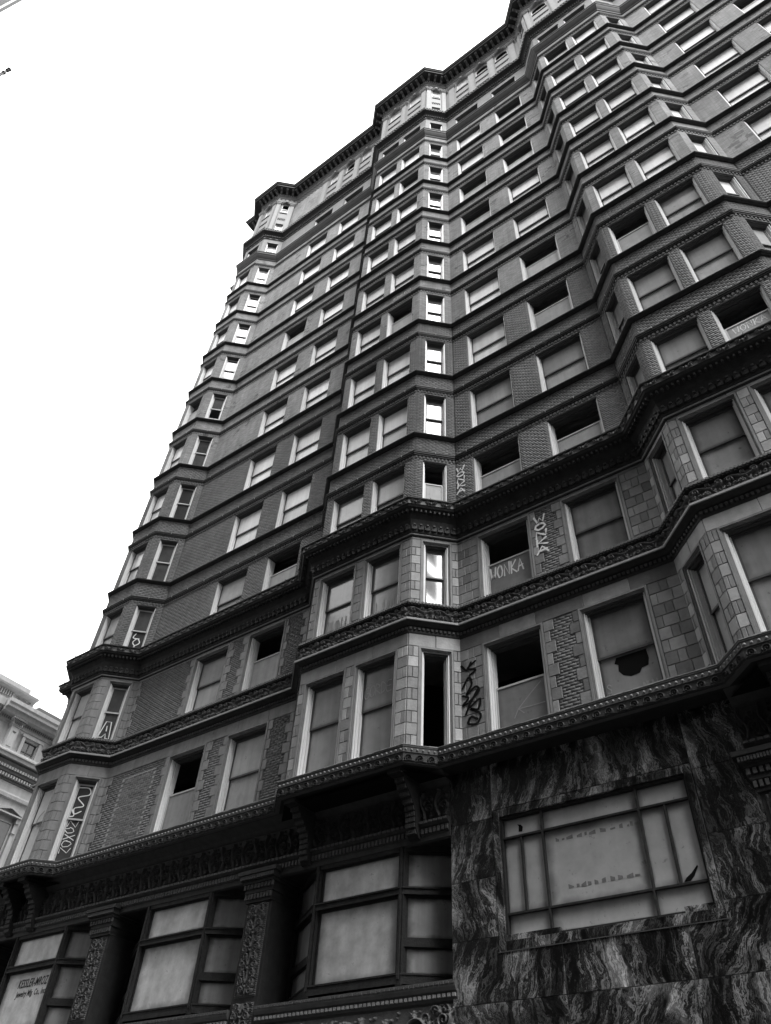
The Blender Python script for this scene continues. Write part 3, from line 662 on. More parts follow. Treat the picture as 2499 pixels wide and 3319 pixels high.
# ---- carved band under the fourth storey
sweep('band_moulding', [(0.0, -4.33), (0.03, -4.32), (0.045, -4.29), (0.045, -4.13), (0.09, -4.12), (0.13, -4.09), (0.17, -4.07), (0.22, -4.06), (0.22, -3.985), (0.10, -3.975), (0.10, -3.56), (0.13, -3.55),
                         (0.17, -3.55), (0.215, -3.525), (0.225, -3.49), (0.20, -3.455), (0.14, -3.44), (0.0, -3.43), (-0.1, -3.43)], 'trim', BLD)
sweep('band_fillet', [(0.222, -4.058), (0.245, -4.05), (0.245, -3.995), (0.222, -3.985)], 'fillet', BLD)
row_of('scroll_frieze', me_frieze, 0.70, 0.104, -3.975, BLD, visb)
row_stuff('band_dentils', lambda mb, F: mb.box(-0.028, 0.028, -0.045, 0.0, 0, 0.07, F), 0.105, 0.045, -4.235, 'trim2', BLD, visb)
def ropeleaf(mb, F):
    i = len(mb.v); n = 6
    for kx in range(2):
        for j in range(n):
            a = -0.9+j*0.62; x = (-0.055 if kx == 0 else 0.03)+0.045*j/n; r = 0.058+(0.012 if kx == 0 else -0.006)
            mb.v.append(F(x, -r*math.cos(a)+0.01, r*math.sin(a)))
    for j in range(n-1): mb.f.append((i+j, i+j+1, i+n+j+1, i+n+j))
    mb.box(-0.02, 0.03, -0.075, -0.045, -0.03, 0.02, F)
    mb.box(-0.045, 0.005, -0.05, 0.0, 0.03, 0.062, F)
row_stuff('rope_leaves', ropeleaf, 0.085, 0.165, -3.495, 'carve', BLD, visb)

# ---- bead cornice under the third storey; flats stand further out than the bays
bb = lambda s: 0.18 if bayq(s.kind) else 0.56
bk = lambda s: -0.02
sweep('bead_cornice', [(lambda s: bb(s)-0.14, -7.80), (lambda s: bb(s)-0.05, -7.795), (lambda s: bb(s)-0.045, -7.57), (lambda s: bb(s)-0.015, -7.56), (lambda s: bb(s)-0.015, -7.45), (lambda s: bb(s), -7.44), (lambda s: bb(s), -7.40), (bk, -7.375), (lambda s: -0.1, -7.37)], 'trim2', BLD)
row_of('wave_scroll', me_wave, 0.26, -0.044, -7.79, BLD, visb, base=bb)
def bead(mb, F):
    i = len(mb.v); r = 0.030
    for j in range(3):
        a = j*math.pi/2.2/2; rr = r*math.cos(a); y = -r*math.sin(a)
        for q in range(6): mb.v.append(F(rr*math.cos(q*math.pi/3), y, rr*math.sin(q*math.pi/3)))
    for j in range(2):
        for q in range(6): q2 = (q+1) % 6; mb.f.append((i+j*6+q, i+j*6+q2, i+(j+1)*6+q2, i+(j+1)*6+q))
    mb.f.append(tuple(i+12+q for q in range(6)))
row_stuff('bead_row', bead, 0.125, -0.014, -7.505, 'fillet', BLD, visb, base=bb, smooth=True)
# broken lead edge on top of the cornice
row_stuff('lead_edge', lambda mb, F: mb.box(-0.09, 0.09+random.uniform(0, .05), -0.012, 0.06, random.uniform(-0.012, 0.0), random.uniform(0.004, 0.018), F), 0.2, 0.0, -7.40, 'fillet', BLD, visb, base=bb)
# soffit: flat strips between the bays and the underside of each bay
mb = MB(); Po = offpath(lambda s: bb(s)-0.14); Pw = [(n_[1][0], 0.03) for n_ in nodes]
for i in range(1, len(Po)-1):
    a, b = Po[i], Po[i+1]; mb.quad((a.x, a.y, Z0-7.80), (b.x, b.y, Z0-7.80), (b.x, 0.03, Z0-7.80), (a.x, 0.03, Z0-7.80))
ob('soffit', mb.mesh('soffit', 'deep_shade'), BLD)

# ---- shop storeys
def front_rows(name, rows, x0, x1, m, parent=BLD):
    mb = MB()
    for (d1, z1), (d2, z2) in zip(rows, rows[1:]): mb.quad((x0, -d1, z1+Z0), (x1, -d1, z1+Z0), (x1, -d2, z2+Z0), (x0, -d2, z2+Z0))
    for xx in (x0, x1):
        mb.poly([(xx, -d, z+Z0) for d, z in rows]+[(xx, 0.3, rows[-1][1]+Z0), (xx, 0.3, rows[0][1]+Z0)])
    return ob(name, mb.mesh(name, m), parent)
def front_stuff(name, fn, unit, x0, x1, y, z, m):
    mb = MB(); k = round((x1-x0)/unit)
    for j in range(k):
        c = x0+(j+0.5)*(x1-x0)/k; fn(mb, lambda x, yy, zz, c=c: (c+x, y+yy, z+zz+Z0))
    return stuff(ob(name, mb.mesh(name, m, False), BLD))
for x0, x1 in ((-16.42, 0.60), (6.62, 14.0)):
    front_rows('entablature', [(-0.02, -9.12), (0.06, -9.10), (0.07, -9.00), (0.09, -8.99), (0.09, -8.84), (0.13, -8.82), (0.16, -8.79), (0.16, -8.72), (0.05, -8.70), (0.05, -8.02), (0.09, -8.0), (0.16, -7.93), (0.30, -7.86), (0.40, -7.80)], x0, x1, 'deep_shade2')
    n = round((x1-x0)/1.1)
    for j in range(n): ob('figure_frieze', me_figures, BLD, Matrix.Translation((x0+j*(x1-x0)/n, -0.052, Z0-8.70)) @ Matrix.Diagonal(((x1-x0)/n/1.1, 1, 1, 1)))
    front_stuff('entablature_dentils', lambda mb, F: mb.box(-0.028, 0.028, -0.04, 0, 0, 0.10, F), 0.10, x0, x1, -0.09, -8.97, 'trim2')
    front_stuff('entablature_beads', lambda mb, F: mb.box(-0.04, 0.04, -0.03, 0, 0, 0.05, F), 0.12, x0, x1, -0.16, -8.78, 'trim2')
PILX = [-16.42, -10.70, -5.0, 6.62, 12.3]
me_caps = None
for px in PILX:
    w_ = 0.77; c = px+w_/2
    mb = MB(); mb.box(px, px+w_, -0.04, 0.95, 0, Z0-9.52); P_ = ob('pilaster', mb.mesh('pilaster', 'trim'), BLD)
    for z_ in (-11.49, -13.45, -15.4): ob('pilaster_relief', me_pil, P_, Matrix.Translation((px+0.075, -0.045, Z0+z_)))
    mb = MB()
    for x_, y_, z_a, z_b in ((0.02, 0.06, -9.60, -9.55), (0.0, 0.05, -9.55, -9.40), (0.05, 0.09, -9.40, -9.33), (0.03, 0.08, -9.33, -9.20), (0.10, 0.15, -9.20, -9.14), (0.15, 0.20, -9.14, -9.02), (0.22, 0.26, -9.02, -8.93)):
        mb.box(px-x_, px+w_+x_, -0.04-y_, 0.95, Z0+z_a, Z0+z_b)
    K_ = ob('capital', mb.mesh('capital', 'trim'), P_)
    mb = MB()
    for row, (zz, yy, n_, hh) in enumerate(((-9.53, -0.11, 9, 0.11), (-9.31, -0.14, 9, 0.10), (-9.12, -0.25, 20, 0.08))):
        for j in range(n_):
            ww = (w_+0.1+0.1*row)/n_; x = px-0.05-0.05*row+ww*(j+0.5); mb.box(x-ww*0.3, x+ww*0.3, yy-0.03, yy, Z0+zz, Z0+zz+hh)
    stuff(ob('capital_leaves', mb.mesh('capital_leaves', 'trim2'), P_))
ob('corner_wall', (lambda mb: (mb.quad((-16.425, 0, 0), (-16.425, 12, 0), (-16.425, 12, Z0-7.8), (-16.425, 0, Z0-7.8)), mb)[1])(MB()).mesh('corner_wall', 'trim'), BLD)
# projecting shop bay windows
def bar(mb, p, q, t, d):
    """square bar from p to q in plan, thickness t across, d deep; p,q = (x,y,z)"""
    p = Vector(p); q = Vector(q); ax = (q-p).normalized()
    if abs(ax.z) > 0.9: a = Vector((1, 0, 0)); b = Vector((0, 1, 0))
    else: a = Vector((0, 0, 1)); b = ax.cross(a).normalized()
    i = len(mb.v)
    for e in (p, q):
        for u_, v_ in ((-1, -1), (1, -1), (1, 1), (-1, 1)): mb.v.append(tuple(e+a*(t/2*u_)+b*(d/2*v_)))
    mb.f += [(i, i+1, i+2, i+3), (i+4, i+7, i+6, i+5)]+[(i+k, i+4+k, i+4+(k+1) % 4, i+(k+1) % 4) for k in range(4)]
def shop_window(cx, halfopen, dark=False):
    xc = 1.14; yb = 0.86; zt, zs, zr = -9.10, -11.56, -9.98
    L = [(-halfopen, yb), (-xc, 0.02), (xc, 0.02), (halfopen, yb)]
    mb = MB()
    for k_, (x, y) in enumerate(L):
        bar(mb, (cx+x, y, Z0+zs-0.15), (cx+x, y, Z0+zt+0.05), 0.13, 0.12)
        if k_ in (1, 2): bar(mb, (cx+x, y-0.065, Z0+zs), (cx+x, y-0.065, Z0+zt), 0.05, 0.05)
    for (x0, y0), (x1, y1) in zip(L, L[1:]):
        for z_, t_, d_ in ((zt-0.03, 0.12, 0.12), (zr, 0.13, 0.15), (zr+0.06, 0.03, 0.21), (zr-0.05, 0.03, 0.18), (zs, 0.15, 0.13), (zs+0.09, 0.03, 0.17)):
            bar(mb, (cx+x0, y0, Z0+z_), (cx+x1, y1, Z0+z_), t_, d_)
    F_ = ob('storefront_window', mb.mesh('storefront_window', 'wood'), BLD)
    panes = []
    for q, ((x0, y0), (x1, y1)) in enumerate(zip(L, L[1:])):
        u_ = Vector((x1-x0, y1-y0)); l_ = u_.length; u_.normalize()
        spans = [(zr+0.08, zt-0.09), (zs+0.09, zr-0.07)]
        if q != 1: spans = [(zr+0.08, zt-0.09), (-10.85, zr-0.07), (zs+0.09, -10.98)]
        for a, b in spans:
            # inner frame and pane
            n_ = Vector((u_.y, -u_.x)); mm = Matrix.Translation((cx+x0, y0, Z0)) @ Matrix.Rotation(math.atan2(u_.y, u_.x), 4, 'Z')
            f_ = MB(); ring(f_, 0.07, l_-0.07, a-0.02, b+0.02, 0.055, 0.02, 0.07); ob('pane_frame', f_.mesh('pane_frame', 'wood'), F_, mm)
            g_ = MB(); g_.box(0.12, l_-0.12, 0.045, 0.052, a+0.03, b-0.03)
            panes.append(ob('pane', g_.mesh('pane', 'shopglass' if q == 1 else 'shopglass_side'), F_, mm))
        if q != 1:
            r_ = MB(); r_.box(0.05, l_-0.05, -0.03, 0.09, -10.99, -10.84); ob('sash_rail', r_.mesh('sash_rail', 'wood'), F_, mm)
    # sill, head soffit and dark interior behind
    mb = MB(); mb.poly([(cx-halfopen, 1.0, Z0+zs-0.12), (cx-halfopen, yb, Z0+zs-0.12), (cx-xc-.1, -0.08, Z0+zs-0.12), (cx+xc+.1, -0.08, Z0+zs-0.12), (cx+halfopen, yb, Z0+zs-0.12), (cx+halfopen, 1.0, Z0+zs-0.12)])
    mb.quad((cx-halfopen, -0.02, Z0+zt+0.02), (cx+halfopen, -0.02, Z0+zt+0.02), (cx+halfopen, 1.0, Z0+zt+0.02), (cx-halfopen, 1.0, Z0+zt+0.02))
    mb.quad((cx-halfopen, 1.02, Z0-12), (cx+halfopen, 1.02, Z0-12), (cx+halfopen, 1.02, Z0-9), (cx-halfopen, 1.02, Z0-9)); ob('window_recess', mb.mesh('window_recess', 'wood'), BLD)
    # sill moulding with beads, spandrel with carving, ground floor opening below
    x0, x1 = cx-halfopen, cx+halfopen
    front_rows('sill_moulding', [(-0.02, -12.02), (0.03, -12.0), (0.05, -11.96), (0.05, -11.88), (0.10, -11.86), (0.12, -11.80), (0.12, -11.70), (-0.9, -11.66)], x0, x1, 'trim2')
    front_stuff('sill_beads', lambda mb, F: mb.box(-0.03, 0.03, -0.045, 0, 0, 0.055, F), 0.105, x0, x1, -0.05, -11.955, 'fillet')
    front_stuff('sill_leaf_edge', lambda mb, F: mb.box(-0.035, 0.035, -0.02, 0, 0, 0.04, F), 0.11, x0, x1, -0.12, -11.76, 'trim2')
    mb = MB(); mb.quad((x0, 0.0, Z0-13.45), (x1, 0.0, Z0-13.45), (x1, 0.0, Z0-12.0), (x0, 0.0, Z0-12.0)); mb.quad((x0, 0.4, 0), (x1, 0.4, 0), (x1, 0.4, Z0-13.4), (x0, 0.4, Z0-13.4)); mb.quad((x0, 0.4, Z0-13.45), (x1, 0.4, Z0-13.45), (x1, 0.0, Z0-13.45), (x0, 0.0, Z0-13.45)); sp_ = ob('spandrel', mb.mesh('spandrel', 'deep_shade2'), BLD)
    ob('spandrel_relief', me_span, sp_, Matrix.Translation((cx, -0.005, Z0-13.4)) @ Matrix.Diagonal((halfopen/2.35, 1, 1, 1)))
    ob('spandrel_relief', me_span, sp_, Matrix.Translation((cx, -0.005, Z0-13.4)) @ Matrix.Diagonal((-halfopen/2.35, 1, 1, 1)))
    ob('cartouche', me_mask, sp_, Matrix.Translation((cx-0.5, -0.01, Z0-13.1)))
    return F_, panes
SW1, p1 = shop_window(-13.17, 2.46); SW2, p2 = shop_window(-7.46, 2.46); SW3, p3 = shop_window(-1.76, 2.46)
SW4, p4 = shop_window(9.84, 2.44)
# consoles under the bays
def console(x):
    mb = MB(); prof = []
    for j in range(22):
        t_ = j/21; z = -7.80-1.25*t_; y = 0.92-0.80*(t_**0.6)+0.06*math.sin(t_*9); prof.append((y, z))
    for (y1, z1), (y2, z2) in zip(prof, prof[1:]): mb.quad((x-0.13, -y1, Z0+z1), (x+0.13, -y1, Z0+z1), (x+0.13, -y2, Z0+z2), (x-0.13, -y2, Z0+z2))
    for sg in (-0.13, 0.13): mb.poly([(x+sg, -y, Z0+z) for y, z in prof]+[(x+sg, 0.0, Z0-9.05), (x+sg, 0.0, Z0-7.8)])
    mb.box(x-0.17, x+0.17, -0.96, 0.0, Z0-7.92, Z0-7.81); o = ob('console', mb.mesh('console', 'deep_shade'), BLD)
    m2 = MB()
    for j in range(3, 20, 2):
        y, z = prof[j]
        for q in (-0.09, -0.03, 0.03, 0.09): m2.box(x+q-0.025, x+q+0.025, -y-0.035, -y+0.02, Z0+z-0.05, Z0+z+0.04)
    stuff(ob('console_leaves', m2.mesh('console_leaves', 'deep_shade2'), o))
for x in (-14.75, -13.68, -3.23, -0.25, 7.55, 10.55): console(x)

# ---- dark veined marble front covering one bay, with its own window
MX0, MX1 = 0.60, 6.62
zj = [-17.07, -15.2, -13.13, -12.12, -11.10, -10.06, -8.93, -7.80]
xj = {0: [0.60, 2.1, 3.6, 5.1, 6.62], 1: [0.60, 2.1, 3.6, 5.1, 6.62], 2: [0.60, 2.8, 4.9, 6.62], 3: [0.60, 2.81, 4.99, 6.62], 4: [0.60, 1.585, 2.93, 3.67, 5.64, 6.62], 5: [0.60, 1.585, 5.64, 6.62], 6: [0.60, 1.585, 3.6, 5.64, 6.62]}
wx0, wx1, wz0, wz1 = 1.585, 5.64, -11.37, -8.80
def panel(x0, x1, z0, z1):
    mb = MB(); mb.bev(0, x1-x0-0.008, -0.035, 0.10, 0, z1-z0-0.008, 0.003); ob('marble_panel', mb.mesh('marble_panel', 'marble'), BLD, Matrix.Translation((x0+0.004, random.uniform(-0.002, 0.002), Z0+z0+0.004)))
for r_ in range(7):
    for a, b in zip(xj[r_], xj[r_][1:]):
        z0, z1 = zj[r_], zj[r_+1]
        if a >= wx0-0.01 and b <= wx1+0.01:
            if z1 <= wz0 or z0 >= wz1: panel(a, b, z0, z1)
            else:
                if z0 < wz0 < z1: panel(a, b, z0, wz0)
                if z0 < wz1 < z1: panel(a, b, wz1, z1)
        else: panel(a, b, z0, z1)
mb = MB(); mb.quad((MX0, 0.05, 0), (MX1, 0.05, 0), (MX1, 0.05, Z0-11.37), (MX0, 0.05, Z0-11.37)); mb.quad((MX0, 0.05, Z0-8.8), (MX1, 0.05, Z0-8.8), (MX1, 0.05, Z0-7.8), (MX0, 0.05, Z0-7.8))
for sx in (MX0, MX1): mb.quad((sx, -0.03, 0), (sx, 1.0, 0), (sx, 1.0, Z0-7.8), (sx, -0.03, Z0-7.8))
ob('marble_backing', mb.mesh('marble_backing', 'joint'), BLD)
fx0, fx1, fz0, fz1 = 1.735, 5.49, -11.20, -8.965
for (a, b, c, d) in ((wx0+.012, fx0, wz0+.012, wz1-.012), (fx1, wx1-.012, wz0+.012, wz1-.012), (fx0, 2.6, wz0+.012, fz0), (2.606, fx1, wz0+.012, fz0), (fx0, fx1, fz1, wz1-.012)):
    mb = MB(); mb.bev(0, b-a, -0.045, 0.12, 0, d-c, 0.004); ob('marble_surround', mb.mesh('marble_surround', 'marble'), BLD, Matrix.Translation((a, 0, Z0+c)))
mb = MB()
mb.box(wx0-0.01, wx1+0.01, -0.052, 0.0, Z0+wz0-0.006, Z0+wz0+0.006); pass; ob('metal_bead', mb.mesh('metal_bead', 'trim2'), BLD)
mb = MB(); t_ = 0.035
ring(mb, fx0, fx1, Z0+fz0, Z0+fz1, 0.04, 0.0, 0.16)
xm = [2.62, 4.54]; zl, zh = -10.75, -9.38
for x in xm: mb.box(x-t_/2, x+t_/2, 0.01, 0.13, Z0+fz0+0.04, Z0+fz1-0.04)
for z in (zl, zh): mb.box(fx0+0.04, xm[0]-t_/2, 0.013, 0.13, Z0+z-t_/2, Z0+z+t_/2); mb.box(xm[0]+t_/2, xm[1]-t_/2, 0.013, 0.13, Z0+z-t_/2, Z0+z+t_/2); mb.box(xm[1]+t_/2, fx1-0.04, 0.013, 0.13, Z0+z-t_/2, Z0+z+t_/2)
for x in (2.16, 5.01): mb.box(x-0.016, x+0.016, 0.02, 0.13, Z0+zl+t_/2, Z0+zh-t_/2); mb.box(x-0.03, x-0.02, 0.04, 0.13, Z0+zl+t_/2, Z0+zh-t_/2)
MW = ob('marble_front_window', mb.mesh('marble_front_window', 'wood'), BLD)
def flatpoly(name, pts, m, parent, y, mtx=None):
    mb = MB(); mb.poly([(x, y, z) for x, z in pts]); return ob(name, mb.mesh(name, m), parent, mtx)
xs = [fx0+0.04, xm[0], xm[1], fx1-0.04]; zs_ = [fz0+0.04, zl, zh, fz1-0.04]
for i in range(3):
    for j in range(3):
        cuts = [xs[i], xs[i+1]]
        if j == 1 and i == 0: cuts = [xs[0], 2.16, xs[1]]
        if j == 1 and i == 2: cuts = [xs[2], 5.01, xs[3]]
        for a, b in zip(cuts, cuts[1:]):
            mb = MB(); mb.box(a+0.01, b-0.01, 0.085+0.004*random.random(), 0.10, Z0+zs_[j]+0.01, Z0+zs_[j+1]-0.01); ob('pane', mb.mesh('pane', 'marbleglass'), MW)
flatpoly('broken_hole', [(2.07, Z0-9.13), (2.10, Z0-9.17), (2.09, Z0-9.28), (2.17, Z0-9.29), (2.19, Z0-9.20), (2.15, Z0-9.15)], 'inside', MW, 0.083)
flatpoly('broken_hole', [(5.05, Z0-10.70), (5.16, Z0-10.70), (5.24, Z0-10.63), (5.33, Z0-10.50), (5.32, Z0-10.47), (5.20, Z0-10.58), (5.10, Z0-10.64)], 'inside', MW, 0.083)
# ghost of removed lettering: rows of small stains
mb = MB()
for z, a, b in ((-9.62, 2.85, 4.45), (-10.48, 3.0, 4.3)):
    x = a
    while x < b:
        w_ = random.uniform(0.04, 0.13); mb.quad((x, 0.0835, Z0+z), (x+w_, 0.0835, Z0+z+random.uniform(-.01, .01)), (x+w_, 0.0835, Z0+z+random.uniform(.03, .09)), (x, 0.0835, Z0+z+random.uniform(.03, .09))); x += w_+random.uniform(0.02, 0.09)
M_['ghost'] = mat('lettering_residue', 0.17, 0.6, var=0.3, scale=14); stuff(ob('lettering_residue', mb.mesh('lettering_residue', 'ghost'), MW))
mb = MB(); mb.quad((MX0, 0.2, Z0-11.4), (MX1, 0.2, Z0-11.4), (MX1, 0.2, Z0-8.8), (MX0, 0.2, Z0-8.8)); ob('window_backing', mb.mesh('window_backing', 'inside'), BLD)

# ---- rusticated storey, leaf band, arcade and top cornice
sweep('upper_sill', [(0.0, 31.34), (0.04, 31.35), (0.06, 31.42), (0.11, 31.50), (0.17, 31.62), (0.22, 31.74), (0.25, 31.78), (0.25, 31.92), (0.28, 31.94), (0.28, 32.0), (0.0, 32.03), (-0.07, 32.03)], 'trim', BLD)
plain_wall('rusticated_wall', 'joint', 31.6, 34.4, 32.05, 33.85)
mb = MB()
for s in SEG:
    if not seen(s): continue
    for a, b, c, d in rects(s, 32.05, 34.35, 32.05, 33.85):
        if d-c < 0.05 or b-a < 0.02: continue
        n = max(1, round((d-c)/0.165))
        for j in range(n):
            z_0 = c+(d-c)*j/n+0.014; z_1 = c+(d-c)*(j+1)/n-0.014
            def F(x, y, z, s=s): r = s.p0+s.u*x-s.n*y; return (r.x, r.y, z+Z0)
            mb.box(a+0.002, b-0.002, -0.03, 0.0, z_0, z_1, F)
stuff(ob('rusticated_courses', mb.mesh('rusticated_courses', 'top'), BLD))
for s in SEG:
    if s.kind in ('front4', 'facetL4', 'facetR4', 'facetL1'): continue
    for i, (a, b) in enumerate(OPEN.get(s.kind, [])): window(s, a, b, 32.05, 33.85, 0.95, 'n', 'glass_mid' if s.kind.startswith('facetR') else 'glass_dark', board='board', hmo=0.9)
sweep('leaf_band', [(0.0, 34.28), (0.05, 34.29), (0.07, 34.33), (0.05, 34.36), (0.05, 34.60), (0.10, 34.62), (0.10, 34.72), (0.16, 34.74), (0.20, 34.80), (0.30, 34.88), (0.38, 34.93), (0.38, 35.10), (0.42, 35.12), (0.42, 35.18), (0.0, 35.22)], 'trim', BLD)
row_of('band_scroll', me_fascia, 0.42, 0.055, 34.40, BLD, lambda s: s.kind in ('front1', 'facetR1', 'flat12', 'front2', 'facetR2', 'flat23', 'facetL3', 'front3'))
row_stuff('egg_and_dart', lambda mb, F: mb.box(-0.035, 0.035, -0.05, 0, 0, 0.09, F), 0.12, 0.10, 34.625, 'top', BLD, visb)
row_stuff('leaf_crest', lambda mb, F: (mb.box(-0.05, 0.05, -0.03, 0, 0.02, 0.15, F), mb.box(-0.02, 0.02, -0.06, 0, 0.0, 0.10, F)), 0.17, 0.38, 34.94, 'carve', BLD, visb)
# arcade
ARC = {'flat23': ([1.27, 2.715, 4.16], 0.46), 'flat12': ([3.89, 5.335, 6.78], 0.46), 'flat34': ([1.27, 2.715, 4.16], 0.46), 'front2': ([0.945, 2.545], 0.50), 'front3': ([0.945, 2.545], 0.50), 'front1': ([0.83], 0.42)}
PIL = {'flat23': [0.5, 1.99, 3.44, 4.95], 'flat12': [3.16, 4.61, 6.06, 7.55], 'flat34': [0.5, 1.99, 3.44, 4.89], 'front2': [0.16, 1.74, 3.32], 'front3': [0.16, 1.74, 3.32], 'front1': [0.16, 1.50]}
for k in '123': ARC['facetR'+k] = ([0.652], 0.27); PIL['facetR'+k] = [0.15, 1.154]; ARC['facetL'+k] = ([0.652], 0.27); PIL['facetL'+k] = [0.15, 1.154]
ZS = 40.38; ZT = 41.5; zA = 35.2
mb = MB()
for s in SEG:
    cs, r = ARC.get(s.kind, ([], 0)); x = 0
    for c in cs:
        sp_z = ZS if r > 0.4 else 40.40
        mb.quad(s.P(x, 0, zA), s.P(c-r, 0, zA), s.P(c-r, 0, ZT), s.P(x, 0, ZT))
        mb.quad(s.P(c-r, 0, 37.05), s.P(c+r, 0, 37.05), s.P(c+r, 0, 38.85), s.P(c-r, 0, 38.85))
        N = 12
        for j in range(N):
            a0, a1 = math.pi-math.pi*j/N, math.pi-math.pi*(j+1)/N
            p0 = (c+r*math.cos(a0), sp_z+r*math.sin(a0)); p1_ = (c+r*math.cos(a1), sp_z+r*math.sin(a1))
            mb.quad(s.P(p0[0], 0, p0[1]), s.P(p1_[0], 0, p1_[1]), s.P(p1_[0], 0, ZT), s.P(p0[0], 0, ZT))
            mb.quad(s.P(p0[0], 0, p0[1]), s.P(p1_[0], 0, p1_[1]), s.P(p1_[0], -0.22, p1_[1]), s.P(p0[0], -0.22, p0[1]))
        for xx in (c-r, c+r):
            mb.quad(s.P(xx, 0, 38.85), s.P(xx, -0.22, 38.85), s.P(xx, -0.22, sp_z), s.P(xx, 0, sp_z)); mb.quad(s.P(xx, 0, zA), s.P(xx, -0.22, zA), s.P(xx, -0.22, 37.05), s.P(xx, 0, 37.05))
        mb.quad(s.P(c-r, 0, 37.05), s.P(c+r, 0, 37.05), s.P(c+r, -0.22, 37.05), s.P(c-r, -0.22, 37.05))
        x = c+r
    mb.quad(s.P(x, 0, zA), s.P(s.L, 0, zA), s.P(s.L, 0, ZT), s.P(x, 0, ZT))
ob('arcade_wall', mb.mesh('arcade_wall', 'top'), BLD)
AV = {}
def archmeshes(r):
    if r in AV: return AV[r]
    mb = MB(); N = 14
    for (ra, rb, ya, yb) in ((r+0.01, r+0.05, 0.0, -0.05), (r+0.05, r+0.11, 0.0, -0.03), (r+0.11, r+0.17, 0.0, -0.08)):
        for j in range(N):
            a0, a1 = math.pi*j/N, math.pi*(j+1)/N
            P4 = lambda rr, a, y: (rr*math.cos(a), y, rr*math.sin(a))
            mb.quad(P4(ra, a0, yb), P4(ra, a1, yb), P4(rb, a1, yb), P4(rb, a0, yb)); mb.quad(P4(ra, a0, yb), P4(ra, a1, yb), P4(ra, a1, ya), P4(ra, a0, ya)); mb.quad(P4(rb, a0, yb), P4(rb, a1, yb), P4(rb, a1, ya), P4(rb, a0, ya))
    mb.box(-0.06, 0.06, -0.14, 0, r+0.0, r+0.24); arc = mb.mesh('archivolt', 'top')
    mb = MB(); h = 1.53
    for rr, ya, yb in ((r-0.05, 0.12, 0.2),):
        for j in range(N):
            a0, a1 = math.pi*j/N, math.pi*(j+1)/N; P4 = lambda q, a, y: (q*math.cos(a), y, q*math.sin(a))
            mb.quad(P4(r, a0, ya), P4(r, a1, ya), P4(rr, a1, ya), P4(rr, a0, ya)); mb.quad(P4(rr, a0, ya), P4(rr, a1, ya), P4(rr, a1, yb), P4(rr, a0, yb))
    mb.box(-r, -r+0.05, 0.12, 0.2, -h, 0); mb.box(r-0.05, r, 0.12, 0.2, -h, 0); mb.box(-r+0.05, r-0.05, 0.12, 0.2, -h, -h+0.08); mb.box(-r+0.05, r-0.05, 0.13, 0.2, -0.62, -0.56)
    fr = mb.mesh('window_frame', 'white')
    def pn(z0, dome, m):
        q = MB(); pts = [(-r+0.04, 0.17, z0), (r-0.04, 0.17, z0)]
        if dome: pts += [((r-0.04)*math.cos(math.pi*j/N), 0.17, (r-0.04)*math.sin(math.pi*j/N)) for j in range(N+1)]
        else: pts += [(r-0.04, 0.17, -0.58), (-r+0.04, 0.17, -0.58)]
        q.poly(pts); return q.mesh('pane', m)
    AV[r] = (arc, fr, pn(-h+0.05, True, 'glass_hi'), pn(-0.58, True, 'glass_dark'), pn(-h+0.05, False, 'board')); return AV[r]
opn = {('flat12', 1): 1, ('flat23', 1): 1, ('flat23', 2): 1, ('front3', 0): 1, ('facetR1', 0): 1}
PM = {}
for s in SEG:
    if s.kind in ('facetL1', 'facetL2', 'facetR3', 'flat34') and s.kind != 'flat34': continue
    cs, r = ARC.get(s.kind, ([], 0))
    for i, c in enumerate(cs):
        arc, fr, pa, pd, pb = archmeshes(r); sp_z = 40.38
        ob('archivolt', arc, BLD, s.M(c, 0, sp_z)); W = ob('arched_window', fr, BLD, s.M(c, 0, sp_z))
        if (s.kind, i) in opn: ob('lower_pane', pb, W)
        else: ob('pane', pa, W)
        lw = MB(); ring(lw, c-r+0.0, c+r, 35.2, 37.05, 0.06, 0.12, 0.2); 
        if ('lw', r) not in PM:
            q = MB(); ring(q, -r, r, 0, 1.85, 0.06, 0.12, 0.2); q2 = MB(); q2.box(-r+0.05, r-0.05, 0.16, 0.17, 0.05, 1.8); PM[('lw', r)] = (q.mesh('window_frame', 'white'), q2.mesh('pane', 'glass_mid'))
            q = MB(); q.box(-r, r, -0.05, 0, 0, 0.06); q.box(-r, r, -0.03, 0, -0.95, -0.85)
            for j in range(round(2*r/0.11)): q.box(-r+0.11*j+0.02, -r+0.11*j+0.075, -0.05, 0, -1.12, -0.96)
            PM[('sp', r)] = q.mesh('panel_moulding', 'trim')
        W2 = ob('window', PM[('lw', r)][0], BLD, s.M(c, 0, 35.2)); ob('pane', PM[('lw', r)][1], W2)
        ob('panel_moulding', PM[('sp', r)], BLD, s.M(c, 0, 38.8))
    for c in PIL.get(s.kind, []):
        hw = 0.21 if s.kind.startswith('flat') else 0.16
        if s.kind.startswith('facet'): hw = 0.14
        if hw not in PM:
            q = MB(); q.box(-hw, hw, -0.10, 0, 0, 4.85); q.box(-hw+0.05, hw-0.05, -0.115, -0.1, 0.25, 4.6)
            for j, (e, y, z) in enumerate(((0.02, 0.13, 4.85), (0.05, 0.17, 4.95), (0.03, 0.15, 5.03), (0.08, 0.20, 5.10))): q.box(-hw-e, hw+e, -y, 0, z, z+0.1 if j < 3 else z+0.07)
            PM[hw] = q.mesh('arcade_pilaster', 'top')
        ob('arcade_pilaster', PM[hw], BLD, s.M(c, 0, 35.22))
